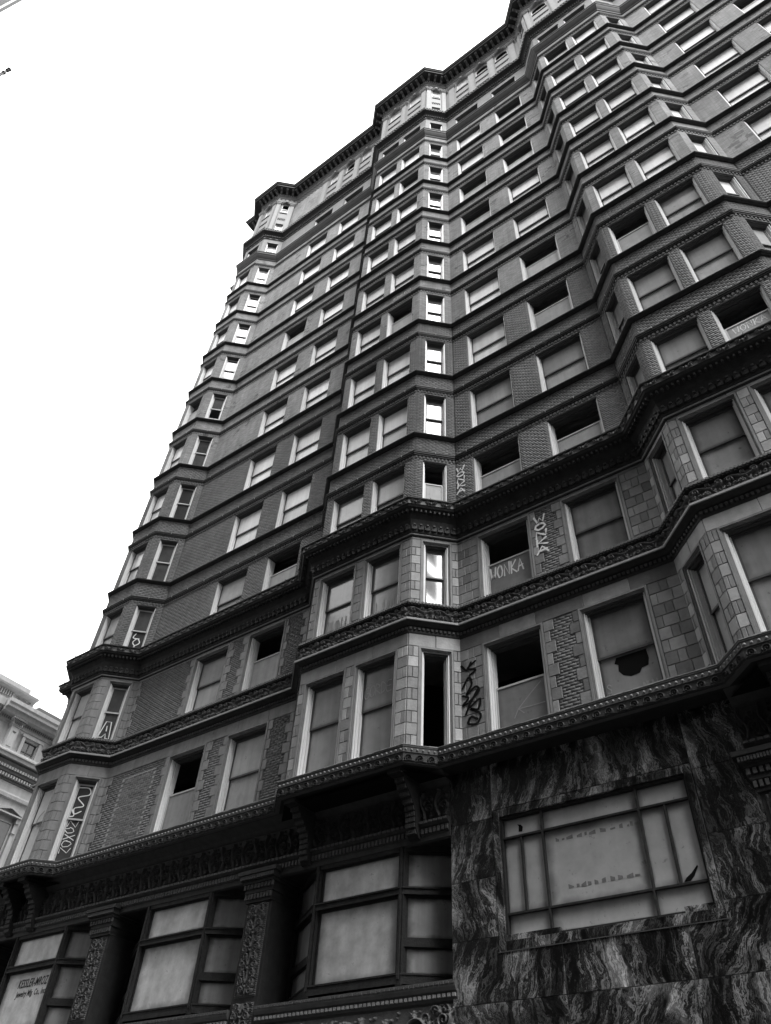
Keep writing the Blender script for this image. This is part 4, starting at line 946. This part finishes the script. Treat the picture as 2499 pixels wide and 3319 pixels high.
# diaper of raised blocks on the plain top wall of the left recess
s = SG['flat12']; mb = MB()
for r_ in range(7):
    for j in range(9):
        x = 0.15+j*0.3+(0.15 if r_ % 2 else 0); z = 40.35+0.16*r_
        if x > 2.75: continue
        def F(x_, y, zz, s=s): r = s.p0+s.u*x_-s.n*y; return (r.x, r.y, zz+Z0)
        mb.box(x, x+0.15, -0.035, 0, z, z+0.09, F)
stuff(ob('diaper_blocks', mb.mesh('diaper_blocks', 'trim2'), BLD))
mb = MB(); mb.quad(s.P(0.01, 0.004, 35.3), s.P(2.9, 0.004, 35.3), s.P(2.9, 0.004, 40.2), s.P(0.01, 0.004, 40.2)); ob('plain_brick_panel', mb.mesh('plain_brick_panel', 'brick'), BLD)
row_stuff('wall_rosettes', lambda mb, F: (mb.box(-0.06, 0.06, -0.03, 0, -0.06, 0.06, F), mb.box(-0.02, 0.02, -0.05, 0, -0.09, 0.09, F)), 0.36, 0.0, 41.22, 'trim2', BLD, lambda s: s.kind in ('front1', 'front2', 'front3', 'facetR1', 'facetR2', 'flat23'))
sweep('arcade_architrave', [(0.0, 41.36), (0.04, 41.37), (0.06, 41.40), (0.06, 41.46), (0.12, 41.50), (0.15, 41.54), (0.15, 41.60)], 'top', BLD)
sweep('top_cornice', [(0.15, 41.60), (0.18, 41.62), (0.18, 41.90), (0.24, 41.93), (0.70, 41.95), (0.70, 42.12), (0.76, 42.14), (0.80, 42.22), (0.84, 42.26), (0.84, 42.36), (0.0, 42.42)], 'trim', BLD)
q = MB(); pr_ = [(0.16, -0.30), (0.22, -0.31), (0.30, -0.26), (0.34, -0.19), (0.40, -0.15), (0.52, -0.15), (0.58, -0.11), (0.60, -0.04), (0.58, 0.0)]
for sg in (-0.075, 0.075): q.poly([(sg, -y, z) for y, z in pr_]+[(sg, -0.16, 0.0)])
for (y1, z1), (y2, z2) in zip(pr_, pr_[1:]): q.quad((-0.075, -y1, z1), (0.075, -y1, z1), (0.075, -y2, z2), (-0.075, -y2, z2))
me_mod = q.mesh('modillion', 'trim2')
for i, s in enumerate(SEG):
    if not seen(s) or s.kind in ('flat34', 'facetR3', 'facetL1'): continue
    p, q_ = span(i, 0.35); L = (q_-p).length; k = max(2, round(L/0.40)); st0 = (p-s.p0).dot(s.u)
    for j in range(k): ob('modillion', me_mod, BLD, s.M(st0+(j+0.5)*L/k, 0, 41.945))
row_stuff('cornice_egg_row', lambda mb, F: mb.box(-0.04, 0.04, -0.05, 0, 0, 0.08, F), 0.14, 0.15, 41.52, 'top', BLD, visb)
# stepped parapet behind the left turret
mb = MB(); mb.box(-15.0, -13.2, 0.2, 3.0, Z0+42.3, Z0+43.3); mb.box(-15.1, -13.1, 0.1, 3.1, Z0+43.3, Z0+43.5); ob('roof_block', mb.mesh('roof_block', 'trim2'), BLD)

# ------------------------------------------------------------------ graffiti and lettering
GL = {'W': [[(0, 1), (.22, 0), (.5, .7), (.75, 0), (1, 1)]], 'O': [[(.5, 1), (.1, .8), (.02, .4), (.3, 0), (.75, .1), (.95, .5), (.8, .9), (.5, 1)]], 'N': [[(0, 0), (.08, 1), (.85, .05), (.95, 1)]],
      'K': [[(.05, 0), (.1, 1)], [(.9, 1), (.12, .45), (.95, 0)]], 'A': [[(0, 0), (.5, 1), (.95, 0)], [(.15, .38), (.85, .42)]], 'S': [[(.9, .85), (.4, 1), (.1, .75), (.8, .35), (.6, 0), (.05, .1)]],
      'T': [[(0, .9), (1, 1)], [(.5, .95), (.45, 0)]], 'X': [[(0, 0), (1, 1)], [(0, 1), (1, 0)]], 'I': [[(.5, 0), (.5, 1)]], 'U': [[(0, 1), (.1, .1), (.5, 0), (.9, .2), (1, 1)]], 'G': [[(.9, .9), (.4, 1), (.05, .5), (.3, 0), (.9, .1), (.9, .45), (.5, .45)]],
      'Z': [[(0, 1), (1, 1), (0, 0), (1, .05)]], 'B': [[(0, 0), (0, 1), (.8, .8), (.1, .5), (.9, .25), (0, 0)]], 'R': [[(0, 0), (.05, 1), (.85, .75), (.1, .5), (.95, 0)]], 'D': [[(0, 0), (.05, 1), (.8, .7), (.75, .2), (0, 0)]], 'E': [[(.9, 1), (.1, .95), (.05, .05), (.9, 0)], [(.1, .5), (.75, .5)]], 'Y': [[(0, 1), (.5, .5), (1, 1)], [(.5, .5), (.35, 0)]]}
def smooth_(pts, n=7):
    pts = [Vector(p) for p in pts]
    if len(pts) < 3: return pts
    P_ = [pts[0]*2-pts[1]]+pts+[pts[-1]*2-pts[-2]]; out = []
    for i in range(1, len(P_)-2):
        for k in range(n):
            t = k/n; a, b, c, d = P_[i-1:i+3]; out.append(0.5*((2*b)+(c-a)*t+(2*a-5*b+4*c-d)*t*t+(3*b-a-3*c+d)*t**3))
    out.append(P_[-2]); return out
def spray(name, lines, wd, m, parent, mtx, y=-0.004, curvy=True):
    mb = MB()
    for li, ln in enumerate(lines):
        pts = smooth_(ln) if curvy else [Vector(p) for p in ln]; yy = y-0.0006*li
        L_ = []; R_ = []
        for i, p in enumerate(pts):
            a = pts[max(0, i-1)]; b = pts[min(len(pts)-1, i+1)]; d = (b-a); d = d.normalized() if d.length > 1e-6 else Vector((1, 0)); n = Vector((-d.y, d.x))*wd/2*random.uniform(0.85, 1.15)
            L_.append(p+n); R_.append(p-n)
        for i in range(len(pts)-1): mb.quad((L_[i].x, yy, L_[i].y), (R_[i].x, yy, R_[i].y), (R_[i+1].x, yy, R_[i+1].y), (L_[i+1].x, yy, L_[i+1].y))
        for e in (pts[0], pts[-1]): mb.poly([(e.x+wd/2*math.cos(k*1.047), yy-0.0002, e.y+wd/2*math.sin(k*1.047)) for k in range(6)])
    return ob(name, mb.mesh(name, m), parent, mtx)
def word(txt, x0, z0, cw, ch, gap, vertical=False, jit=0.04, slope=0.0):
    out = []; n = 0
    for c in txt:
        if c == ' ': n += 1; continue
        ox, oz = (x0+n*(cw+gap)+0, z0+n*(cw+gap)*slope) if not vertical else (x0+random.uniform(-jit, jit)*cw, z0-n*(ch+gap))
        for st_ in GL[c]: out.append([(ox+p[0]*cw+random.uniform(-jit, jit)*cw, oz+p[1]*ch+random.uniform(-jit, jit)*ch) for p in st_])
        n += 1
    return out
T = Matrix.Translation
W = WIN[('F4', 'flat23', 0)]; spray('graffiti', word('WONKA', 0.24, 0.88, 0.165, 0.40, 0.035, slope=-0.03), 0.046, 'paint_white', W, None, y=0.207, curvy=False)
s = SG['flat23']
spray('graffiti', word('WONKA', 2.36, -1.56, 0.30, 0.21, 0.055, True), 0.06, 'paint_white', BLD, s.M(0, 0.028, 0), curvy=False)
spray('graffiti', word('WONKA', 0.06, 1.90, 0.26, 0.19, 0.05, True), 0.055, 'paint_white', BLD, s.M(0, 0.02, 0), curvy=False)
W = WIN[(1, 'front3', 1)]; spray('graffiti', word('WONKA', 0.26, 1.14, 0.13, 0.24, 0.03), 0.024, 'paint_white', W, None, y=0.207, curvy=False)
blk = [[(.03, -5.12), (.18, -5.28), (.3, -5.1)], [(.42, -5.1), (.2, -5.25), (.42, -5.35), (.25, -5.45)], [(.05, -5.75), (.22, -5.5), (.3, -5.7), (.15, -5.95), (.4, -5.8), (.48, -5.95), (.22, -6.15)], [(.05, -5.95), (.2, -6.05), (.05, -6.2), (.22, -6.2), (.12, -6.45)],
       [(.45, -5.9), (.2, -6.3), (.5, -6.15), (.45, -6.4), (.25, -6.35), (.5, -6.55), (.4, -6.75), (.18, -6.7), (.25, -6.55), (.42, -6.65)]]
spray('graffiti', blk, 0.058, 'paint_black', BLD, s.M(0, 0.030, 0))
W = WIN[('F3', 'flat12', 1)]; spray('graffiti', word('NOTS', 0.20, 0.98, 0.20, 0.30, 0.04)+[[(.7, .92), (.6, .72)], [(.7, .92), (.85, .75)], [(.7, .92), (.68, .55), (.82, .5)]], 0.030, 'paint_grey', W, None, y=0.251, curvy=False)
W = WIN[('F3', 'facetR1', 0)]
F3s = [[(-.14, -5.01), (.22, -5.0), (.29, -5.2), (-.02, -5.33), (.22, -5.57), (-.03, -5.68), (.02, -5.9), (-.1, -5.95)], [(-.1, -5.7), (.02, -5.85), (.2, -5.75)]]
spray('graffiti', [[(x+0.31, z+7.40) for x, z in l] for l in F3s], 0.034, 'paint_white', W, None, y=0.207)
spray('graffiti', word('NOXON', 0.22, 1.16, 0.30, 0.17, 0.03, True, jit=0.1), 0.024, 'paint_white', W, None, y=0.251, curvy=False)
W = WIN[('F4', 'facetR1', 0)]; spray('graffiti', [[(.20, .35), (.33, .95), (.50, .95), (.58, .33), (.46, .33), (.42, .5), (.33, .36), (.20, .35)], [(.42, .6), (.40, .78)]], 0.034, 'paint_white', W, None, y=0.251, curvy=False)
W = WIN[(1, 'facetR1', 0)]; spray('graffiti', [[(.28, 1.15), (.22, .95), (.44, .93)], [(.42, .92), (.5, .75), (.36, .62), (.26, .75), (.36, .92), (.44, .9)], [(.36, .6), (.33, .45)]], 0.038, 'paint_white', W, None, y=0.251)
W = WIN[('F4', 'front2', 0)]; spray('graffiti', word('GUNI', 0.22, 0.25, 0.17, 0.6, 0.04), 0.03, 'paint_faint', W, None, y=0.251)
W = WIN[('F4', 'front2', 1)]; spray('graffiti', word('IIN', 0.25, 0.35, 0.2, 0.5, 0.05), 0.03, 'paint_faint', W, None, y=0.251)
W = WIN[('F3', 'front2', 1)]; spray('graffiti', word('GORDE', 0.22, 1.75, 0.15, 0.3, 0.02), 0.025, 'paint_faint', W, None, y=0.207)
W = WIN[('F3', 'flat23', 1)]
for ch_ in W.children:
    if ch_.name.startswith('lower_pane'): ch_.data = ch_.data.copy(); ch_.data.materials[0] = M_['glass_mid']
flatpoly('torn_hole', [(0.56, 1.33), (1.22, 1.33), (1.24, 1.10), (1.20, 0.94), (1.06, 0.92), (0.99, 0.82), (0.80, 0.80), (0.64, 0.88), (0.56, 1.0), (0.58, 1.15), (0.50, 1.2)], 'inside', W, 0.252)
spray('graffiti', word('OIL', 0.50, 0.25, 0.16, 0.28, 0.06) if 'L' in GL else word('OII', 0.5, 0.22, 0.17, 0.28, 0.05)+word('SK', 0.26, 0.55, 0.1, 0.2, 0.03, True)+word('NUU', 1.02, 0.42, 0.08, 0.16, 0.02), 0.026, 'paint_faint', W, None, y=0.250)
W = WIN[('F3', 'flat23', 0)]; spray('tape_crease', [[(1.31, 1.34), (1.02, 1.1), (0.71, 0.82)], [(0.71, 0.82), (1.0, 0.80), (1.36, 0.80)], [(0.71, 0.82), (0.6, 0.62)], [(0.71, 0.82), (0.84, 0.68)]], 0.022, 'paint_faint', W, None, y=0.207, curvy=False)
W = WIN[('F3', 'front3', 0)]; spray('graffiti', [[(.75, 1.12), (.86, .9), (.82, .62), (1.0, .55)]], 0.05, 'paint_grey', W, None, y=0.251)
spray('graffiti', word('KREEO'.replace('C', 'O'), 2.15, ZB(5)-0.55, 0.15, 0.22, 0.03, slope=0.05), 0.02, 'paint_white', BLD, SG['front2'].M(0, 0.014, 0), curvy=False)
W = WIN[('F4', 'flat12', 0)]; spray('graffiti', [[(.35, .35), (.38, .52), (.5, .4), (.55, .55), (.68, .42), (.74, .58), (.9, .42), (1.0, .56), (1.1, .4)]], 0.028, 'paint_faint', W, None, y=0.251, curvy=False)
W = WIN[('F3', 'front1', 0)]; spray('graffiti', [[(.62, 1.75), (.45, 1.6), (.42, 1.4), (.55, 1.3), (.72, 1.42), (.7, 1.65)]], 0.05, 'paint_faint', W, None, y=0.207)
def text(body, x, z, size, sx, m, parent, y, shear=0.0, bold=0.0):
    c = bpy.data.curves.new('lettering', 'FONT'); c.body = body; c.size = size; c.extrude = 0.0005; c.shear = shear; c.space_character = 1.08; c.offset = bold; c.materials.append(M_[m]); c.resolution_u = 3
    tmp = bpy.data.objects.new('tmp', c); me = bpy.data.meshes.new_from_object(tmp); bpy.data.objects.remove(tmp)
    return ob('lettering', me, parent, T((x, y, z)) @ Matrix.Rotation(math.pi/2, 4, 'X') @ Matrix.Diagonal((sx, 1, 1, 1)))
text('KESSLER-MROZ', -13.62, Z0-10.455, 0.29, 0.62, 'letter', SW1, 0.060, 0.12, 0.006)
text('Jewelry Mfg. Co., Inc.', -13.57, Z0-10.675, 0.20, 0.71, 'letter', SW1, 0.060, 0.1, 0.005)

# ------------------------------------------------------------------ neighbouring limestone building across the side street
NB = thing('neo_classical_building', 'pale carved stone building across the side street at lower left', 'building', (-34, 4, 0))
NX = -32.0
def nb(name, mb, m, parent=NB): o = ob(name, mb.mesh(name, m), parent); o.matrix_parent_inverse = NB.matrix_world.inverted() if parent is NB else Matrix(); return o
NB.matrix_world = Matrix.Translation((-34, 4, 0)); NBI = Matrix.Translation((34, -4, 0))
def nobj(name, mb, m, parent=None):
    me = mb.mesh(name, m)
    if parent is None: me.transform(NBI); return ob(name, me, NB)
    me.transform(NBI); return ob(name, me, parent)
def nrows(name, rows, y0, y1, m):
    mb = MB()
    for (d1, z1), (d2, z2) in zip(rows, rows[1:]): mb.quad((NX+d1, y0, z1+Z0), (NX+d1, y1, z1+Z0), (NX+d2, y1, z2+Z0), (NX+d2, y0, z2+Z0))
    for y in (y0, y1): mb.poly([(NX+d, y, z+Z0) for d, z in rows]+[(NX-1.5, y, rows[-1][1]+Z0), (NX-1.5, y, rows[0][1]+Z0)])
    return nobj(name, mb, m)
mb = MB()
# attic windows every 3.0 m, y0 = left edge
awin = [6.19-3.0*k for k in range(5, 0, -1)]+[6.19+3.0*k for k in range(0, 3)]
y_ = -12
for a in awin:
    mb.quad((NX, y_, Z0+3.9), (NX, a, Z0+3.9), (NX, a, Z0+5.6), (NX, y_, Z0+5.6)); mb.quad((NX, a, Z0+5.03), (NX, a+0.82, Z0+5.03), (NX, a+0.82, Z0+5.6), (NX, a, Z0+5.6)); mb.quad((NX, a, Z0+3.9), (NX, a+0.82, Z0+3.9), (NX, a+0.82, Z0+4.05), (NX, a, Z0+4.05)); y_ = a+0.82
    for q in (a, a+0.82): mb.quad((NX, q, Z0+4.05), (NX-0.18, q, Z0+4.05), (NX-0.18, q, Z0+5.03), (NX, q, Z0+5.03))
    mb.quad((NX, a, Z0+5.03), (NX, a+0.82, Z0+5.03), (NX-0.18, a+0.82, Z0+5.03), (NX-0.18, a, Z0+5.03)); mb.quad((NX, a, Z0+4.05), (NX, a+0.82, Z0+4.05), (NX-0.18, a+0.82, Z0+4.05), (NX-0.18, a, Z0+4.05))
mb.quad((NX, y_, Z0+3.9), (NX, 16, Z0+3.9), (NX, 16, Z0+5.6), (NX, y_, Z0+5.6))
mb.quad((NX, -12, 0), (NX, 16, 0), (NX, 16, Z0+3.9), (NX, -12, Z0+3.9))
mb.box(NX-14, NX-0.5, -12, 16, 0.01, Z0+6.2); mb.quad((NX, -12, 0), (NX-0.5, -12, 0), (NX-0.5, -12, Z0+5.6), (NX, -12, Z0+5.6)); mb.quad((NX, 16, 0), (NX-0.5, 16, 0), (NX-0.5, 16, Z0+5.6), (NX, 16, Z0+5.6))
nobj('wall', mb, 'limestone')
for a in awin:
    mb = MB(); mb.box(NX-0.19, NX-0.15, a, a+0.82, Z0+4.05, Z0+5.03); P_ = nobj('window', mb, 'glass_dark')
    mb = MB(); mb.box(NX-0.15, NX-0.12, a+0.38, a+0.43, Z0+4.05, Z0+5.03); mb.box(NX-0.15, NX-0.115, a, a+0.82, Z0+4.42, Z0+4.48); mb.box(NX-0.15, NX-0.11, a, a+0.05, Z0+4.05, Z0+5.03); mb.box(NX-0.15, NX-0.11, a+0.77, a+0.82, Z0+4.05, Z0+5.03); nobj('sash', mb, 'limestone_dark', P_)
    mb = MB(); mb.box(NX, NX+0.10, a-0.24, a-0.06, Z0+4.0, Z0+5.15); mb.box(NX, NX+0.10, a+0.88, a+1.06, Z0+4.0, Z0+5.15); mb.box(NX, NX+0.14, a-0.3, a+1.12, Z0+5.15, Z0+5.30); nobj('window_surround', mb, 'limestone')
    # pilaster with capital and shell
    c = a-1.0
    mb = MB(); mb.box(NX, NX+0.42, c-0.24, c+0.24, Z0+4.02, Z0+5.25); mb.box(NX+0.42, NX+0.45, c-0.15, c+0.15, Z0+4.10, Z0+4.95); L_ = nobj('pilaster', mb, 'limestone')
    mb = MB()
    for e, d, z_a, z_b in ((0.02, 0.46, 5.25, 5.33), (0.06, 0.52, 5.33, 5.52), (0.12, 0.58, 5.52, 5.62), (0.17, 0.64, 5.62, 5.70)): mb.box(NX, NX+d, c-0.24-e, c+0.24+e, Z0+z_a, Z0+z_b)
    nobj('capital', mb, 'limestone', L_)
    mb = MB()
    for j in range(8): mb.box(NX+0.62, NX+0.70, c-0.38+0.1*j, c-0.32+0.1*j, Z0+5.56, Z0+5.68)
    for j in range(5): mb.box(NX+0.50, NX+0.56, c-0.24+0.1*j, c-0.18+0.1*j, Z0+5.36, Z0+5.48)
    for j in range(5): an = -1.0+0.5*j; mb.box(NX+0.45, NX+0.47, c+0.10*math.sin(an)-0.025, c+0.10*math.sin(an)+0.025, Z0+4.98-0.10*math.cos(an), Z0+4.98)
    stuff(nobj('capital_ornament', mb, 'limestone_dark', L_))
nrows('attic_cornice', [(0.0, 5.42), (0.06, 5.45), (0.08, 5.58), (0.16, 5.60), (0.18, 5.76), (0.45, 5.86), (0.50, 5.98), (0.55, 6.04), (0.72, 6.06), (0.74, 6.20), (0.80, 6.28), (0.82, 6.30), (0.82, 6.52), (-0.3, 6.60)], 4.07, 16, 'limestone')
nrows('attic_cornice', [(0.0, 5.42), (0.06, 5.45), (0.08, 5.58), (0.12, 5.60), (0.20, 5.86), (0.30, 6.04), (0.45, 6.06), (0.45, 6.50), (-0.6, 6.60)], -12, 4.0, 'limestone')
mb = MB()
y = -11.9
while y < 15.9: mb.box(NX+0.08, NX+0.24, y, y+0.07, Z0+5.61, Z0+5.74); y += 0.13
stuff(nobj('dentils', mb, 'limestone_dark'))
nrows('sill_cornice', [(0.0, 3.36), (0.10, 3.42), (0.16, 3.48), (0.55, 3.52), (0.58, 3.66), (0.66, 3.72), (0.66, 3.80), (0.5, 3.90), (0.50, 3.98), (0.0, 4.02)], -12, 16, 'limestone')
nrows('frieze_moulding', [(0.0, 2.52), (0.05, 2.54), (0.05, 2.62), (0.10, 2.66), (0.12, 2.88), (0.22, 2.92), (0.26, 3.10), (0.36, 3.30), (0.42, 3.40)], -12, 16, 'limestone_dark')
mb = MB(); y = -11.9
while y < 15.9: mb.box(NX+0.10, NX+0.24, y, y+0.09, Z0+2.68, Z0+2.84); mb.box(NX+0.2, NX+0.34, y, y+0.12, Z0+3.08, Z0+3.22); y += 0.17
stuff(nobj('dentils', mb, 'limestone'))
nrows('string_course', [(0.0, 1.70), (0.16, 1.74), (0.18, 1.90), (0.08, 1.93), (0.06, 1.98), (0.03, 2.0), (0.0, 2.06)], -12, 16, 'limestone')
nrows('parapet_cornice', [(-0.5, 6.60), (-0.4, 6.86), (-0.32, 6.90), (-0.28, 6.98), (-0.28, 7.28), (-0.1, 7.36), (0.12, 7.40), (0.16, 7.50), (-0.3, 7.52)], -12, 5.95, 'limestone')
nrows('parapet', [(-0.28, 7.50), (-0.28, 8.02), (-1.2, 8.02)], -12, 5.45, 'limestone'); nrows('parapet_step', [(-0.26, 7.52), (-0.24, 7.66), (-0.3, 7.66)], 5.4, 5.62, 'limestone')
mb = MB(); y = -11.9
while y < 4.55: mb.box(NX-0.28, NX-0.14, y, y+0.075, Z0+6.98, Z0+7.30); y += 0.15
stuff(nobj('flutes', mb, 'limestone'))
mr = relief_mesh('rosette_relief', 1.15, 0.40, 60, 26, [(spiral(0.6, 0.2, 0.15, 1.6, 0, 1), 0.028, 0.014, 0.08), (spiral(0.25, 0.2, 0.13, 1.4, 3, -1), 0.024, 0.012, 0.07), (spiral(0.92, 0.2, 0.12, 1.4, 1, -1), 0.024, 0.012, 0.07)], 'limestone')
R_ = Matrix.Translation((NX+34-0.27, 4.65-4, Z0+6.92)) @ Matrix.Rotation(math.pi/2, 4, 'Z'); ob('rosette_relief', mr, NB, R_)
for c in (6.87-3.0, 6.87, 6.87+3.0, 6.87-6.0, 6.87-9):
    mb = MB(); pts = [(-0.80, 0.90), (0.80, 0.90), (0.80, 1.0), (0, 1.31), (-0.80, 1.0)]
    for k in range(5):
        a, b = pts[k], pts[(k+1) % 5]; mb.quad((NX, c+a[0], Z0+a[1]), (NX+0.35, c+a[0], Z0+a[1]), (NX+0.35, c+b[0], Z0+b[1]), (NX, c+b[0], Z0+b[1]))
    for (a, b) in ((pts[0], pts[1]),): mb.box(NX, NX+0.36, c-0.80, c+0.80, Z0+0.88, Z0+0.96)
    for sg in (-1, 1): mb.poly([(NX+0.35, c+sg*0.80, Z0+0.96), (NX+0.35, c+sg*0.80, Z0+1.02), (NX+0.35, c, Z0+1.32), (NX+0.35, c, Z0+1.22)])
    P_ = nobj('window_pediment', mb, 'limestone')
    mb = MB(); mb.box(NX+0.005, NX+0.03, c-0.42, c+0.42, Z0-1.6, Z0+0.55); nobj('window', mb, 'glass_dark')
    mb = MB(); mb.box(NX, NX+0.08, c-0.50, c-0.42, Z0-1.6, Z0+0.62); mb.box(NX, NX+0.08, c+0.42, c+0.50, Z0-1.6, Z0+0.62); mb.box(NX, NX+0.08, c-0.42, c+0.42, Z0+0.55, Z0+0.62)
    for sg in (-1, 1): mb.box(NX, NX+0.18, c+sg*0.65-0.09, c+sg*0.65+0.09, Z0-1.7, Z0+0.62); mb.box(NX, NX+0.26, c+sg*0.65-0.11, c+sg*0.65+0.11, Z0+0.62, Z0+0.88); mb.box(NX, NX+0.24, c+sg*0.65-0.12, c+sg*0.65+0.12, Z0+0.10, Z0+0.15)
    nobj('window_surround', mb, 'limestone')
mb = MB(); mb.box(NX-9, NX-1.7, 7.05, 16, Z0+6.3, Z0+7.80); mb.box(NX-9.2, NX-1.5, 6.9, 16, Z0+7.74, Z0+8.0); nobj('roof_attic', mb, 'limestone_dark')
for row, zz in enumerate((-5.2, -8.8, -12.4)):
    for c in (6.87-9, 6.87-6, 3.87, 6.87, 9.87): mb = MB(); mb.box(NX+0.005, NX+0.03, c-0.5, c+0.5, Z0+zz, Z0+zz+2.3); nobj('window', mb, 'glass_dark')

# ------------------------------------------------------------------ tall building on the opposite side of the street (seen at the top left corner, mirrored in the glass)
OB = thing('opposite_tower', 'pale pier of a tall building seen at the top left corner', 'building', (0, -30, 0))
OBI = Matrix.Translation((0, 30, 0)); OY = -19.55; OX0, OX1, OH = -16.40, 26.0, 62.0
def oobj(name, mb, m, parent=OB): me = mb.mesh(name, m); me.transform(OBI); return ob(name, me, parent)
mb = MB(); mb.box(OX0+0.3, OX1, -40, OY-0.6, 0, OH); oobj('wall', mb, 'opp')
q = MB(); q.box(OX0+0.80, OX0+1.15, OY+30-0.02, OY+30+0.05, 0, OH); ob('sky_reflection_strip', q.mesh('sky_reflection_strip', 'white'), OB); q = MB(); q.box(OX0+1.2, OX0+4.2, OY+30-0.02, OY+30+0.02, 30, OH); ob('dark_panel', q.mesh('dark_panel', 'opp_dark'), OB)  # white strip paints in the sky's reflection from window glass beside the pier
xsP = [OX0+0.35+2.9*k for k in range(18)]
q = MB(); q.box(-0.35, 0.35, -0.55, 0, 0, OH); mp_ = q.mesh('pier', 'opp')
for x in xsP:
    if x < OX1: ob('pier', mp_, OB, Matrix.Translation((x, OY+30, 0)))
q = MB(); q.box(OX0+0.02, OX1, -0.5, -0.22, 0, 1.15); msd = q.mesh('spandrel_band', 'opp_dark')
for k in range(16): ob('spandrel_band', msd, OB, Matrix.Translation((0, OY+30, 4.2+3.7*k)))
q = MB(); q.box(0.36, 2.54, -0.45, -0.42, 1.2, 3.65); mgl = q.mesh('window', 'opp_glass'); q = MB(); ring(q, 0.36, 2.54, 1.16, 3.69, 0.06, -0.45, -0.36); q.box(1.42, 1.48, -0.44, -0.37, 1.2, 3.65); mfr = q.mesh('window_frame', 'white')
for k in range(15):
    for x in xsP[:-1]: W = ob('window', mgl, OB, Matrix.Translation((x, OY+30, 4.2+3.7*k))); ob('window_frame', mfr, W)
mb = MB(); mb.box(OX0-0.5, OX1, -40, OY+0.7, OH, OH+1.2); oobj('cornice', mb, 'opp')

# unseen block added to close the street end and darken the lower front
O2 = thing('unseen_opposite_block', 'unseen masonry block added beyond the side street on the far side, out of the picture', 'building', (-64, -30, 0))
mb = MB(); mb.box(-31, 31, -10, 10.2, 0, 48); ob('wall', mb.mesh('wall', 'opp'), O2)
for k in range(12):
    for j in range(20): ob('window', mgl, O2, Matrix.Translation((-30.5+3.05*j, 10.70, 4.2+3.7*k)))

O3 = thing('unseen_opposite_block', 'unseen low masonry block added to the right on the far side, out of the picture', 'building', (66, -30, 0))  # added out of view too, kept low so the facet glass mirrors sky
mb = MB(); mb.box(-30, 31, -10, 10.2, 0, 20); ob('wall', mb.mesh('wall', 'opp'), O3)
for k in range(4):
    for j in range(20): ob('window', mgl, O3, Matrix.Translation((-29.5+3.05*j, 10.70, 4.2+3.7*k)))

# flagpole on the far pavement
fp = Vector((8.8759, -13.2686, 1.6)); tip = fp+Vector((-0.48698976, -0.0758856, 0.87010479))*15.5
pv = (fw+rt*((1416-1249.5)/FPX)-up*((-583-1659.5)/FPX)).normalized(); base_ = tip-pv*((tip.z-0.12)/pv.z)
FP = thing('flagpole', 'grey flagpole tip with a small ball finial at the left edge of the sky', 'flagpole', tuple(base_)); FP.rotation_euler = pv.to_track_quat('Z', 'Y').to_euler()
def tube(mb, pts, rad, n=12):
    i0 = len(mb.v)
    for (x, y, z), r in zip(pts, rad):
        for k in range(n): mb.v.append((x+r*math.cos(2*math.pi*k/n), y+r*math.sin(2*math.pi*k/n), z))
    for j in range(len(pts)-1):
        for k in range(n): mb.f.append((i0+j*n+k, i0+j*n+(k+1) % n, i0+(j+1)*n+(k+1) % n, i0+(j+1)*n+k))
H_ = (tip-base_).length+0.05
mb = MB(); tube(mb, [(0, 0, 0), (0, 0, 0.4), (0, 0, 0.4), (0, 0, H_-0.28)], [0.16, 0.14, 0.075, 0.020]); ob('pole', mb.mesh('pole', 'metal', True), FP)
mb = MB(); tube(mb, [(0, 0, H_-0.29), (0, 0, H_-0.285), (0, 0, H_-0.24), (0, 0, H_-0.235), (0, 0, H_-0.14), (0, 0, H_-0.135), (0, 0, H_-0.12), (0, 0, H_-0.115), (0, 0, H_-0.07)], [0.020, 0.030, 0.030, 0.012, 0.012, 0.030, 0.030, 0.010, 0.010]); ob('truck', mb.mesh('truck', 'metal', True), FP)
bm = bmesh.new(); bmesh.ops.create_uvsphere(bm, u_segments=14, v_segments=9, radius=0.034); me = bpy.data.meshes.new('ball_finial'); bm.to_mesh(me); bm.free(); me.materials.append(M_['metal']); me.shade_smooth(); ob('ball_finial', me, FP, T((0, 0, H_-0.05)))

# ------------------------------------------------------------------ ground
def sheet(name, x0, x1, y0, y1, z, m, h=0):
    mb = MB()
    if h: mb.box(x0, x1, y0, y1, z, z+h)
    else: mb.quad((x0, y0, z), (x1, y0, z), (x1, y1, z), (x0, y1, z))
    o = ob(name, mb.mesh(name, m)); o['kind'] = 'structure'; return o
sheet('ground', -900, 900, -900, 900, -0.01, 'asphalt')
sheet('pavement', -16.4, 200, -3.2, 1.0, 0.0, 'pave', 0.12); sheet('pavement', -16.4, 200, -22, -15.0, 0.0, 'pave', 0.12); sheet('pavement', -36, -29.0, -12, 40, 0.0, 'pave', 0.12); sheet('pavement', -19.0, -16.4, -3.2, 40, 0.0, 'pave', 0.12)
mb = MB()
for k in range(30): mb.quad((-14+6*k, -9.2, 0.004), (-11+6*k, -9.2, 0.004), (-11+6*k, -9.08, 0.004), (-14+6*k, -9.08, 0.004))
o = ob('road_marking', mb.mesh('road_marking', 'paint_white')); o['kind'] = 'structure'
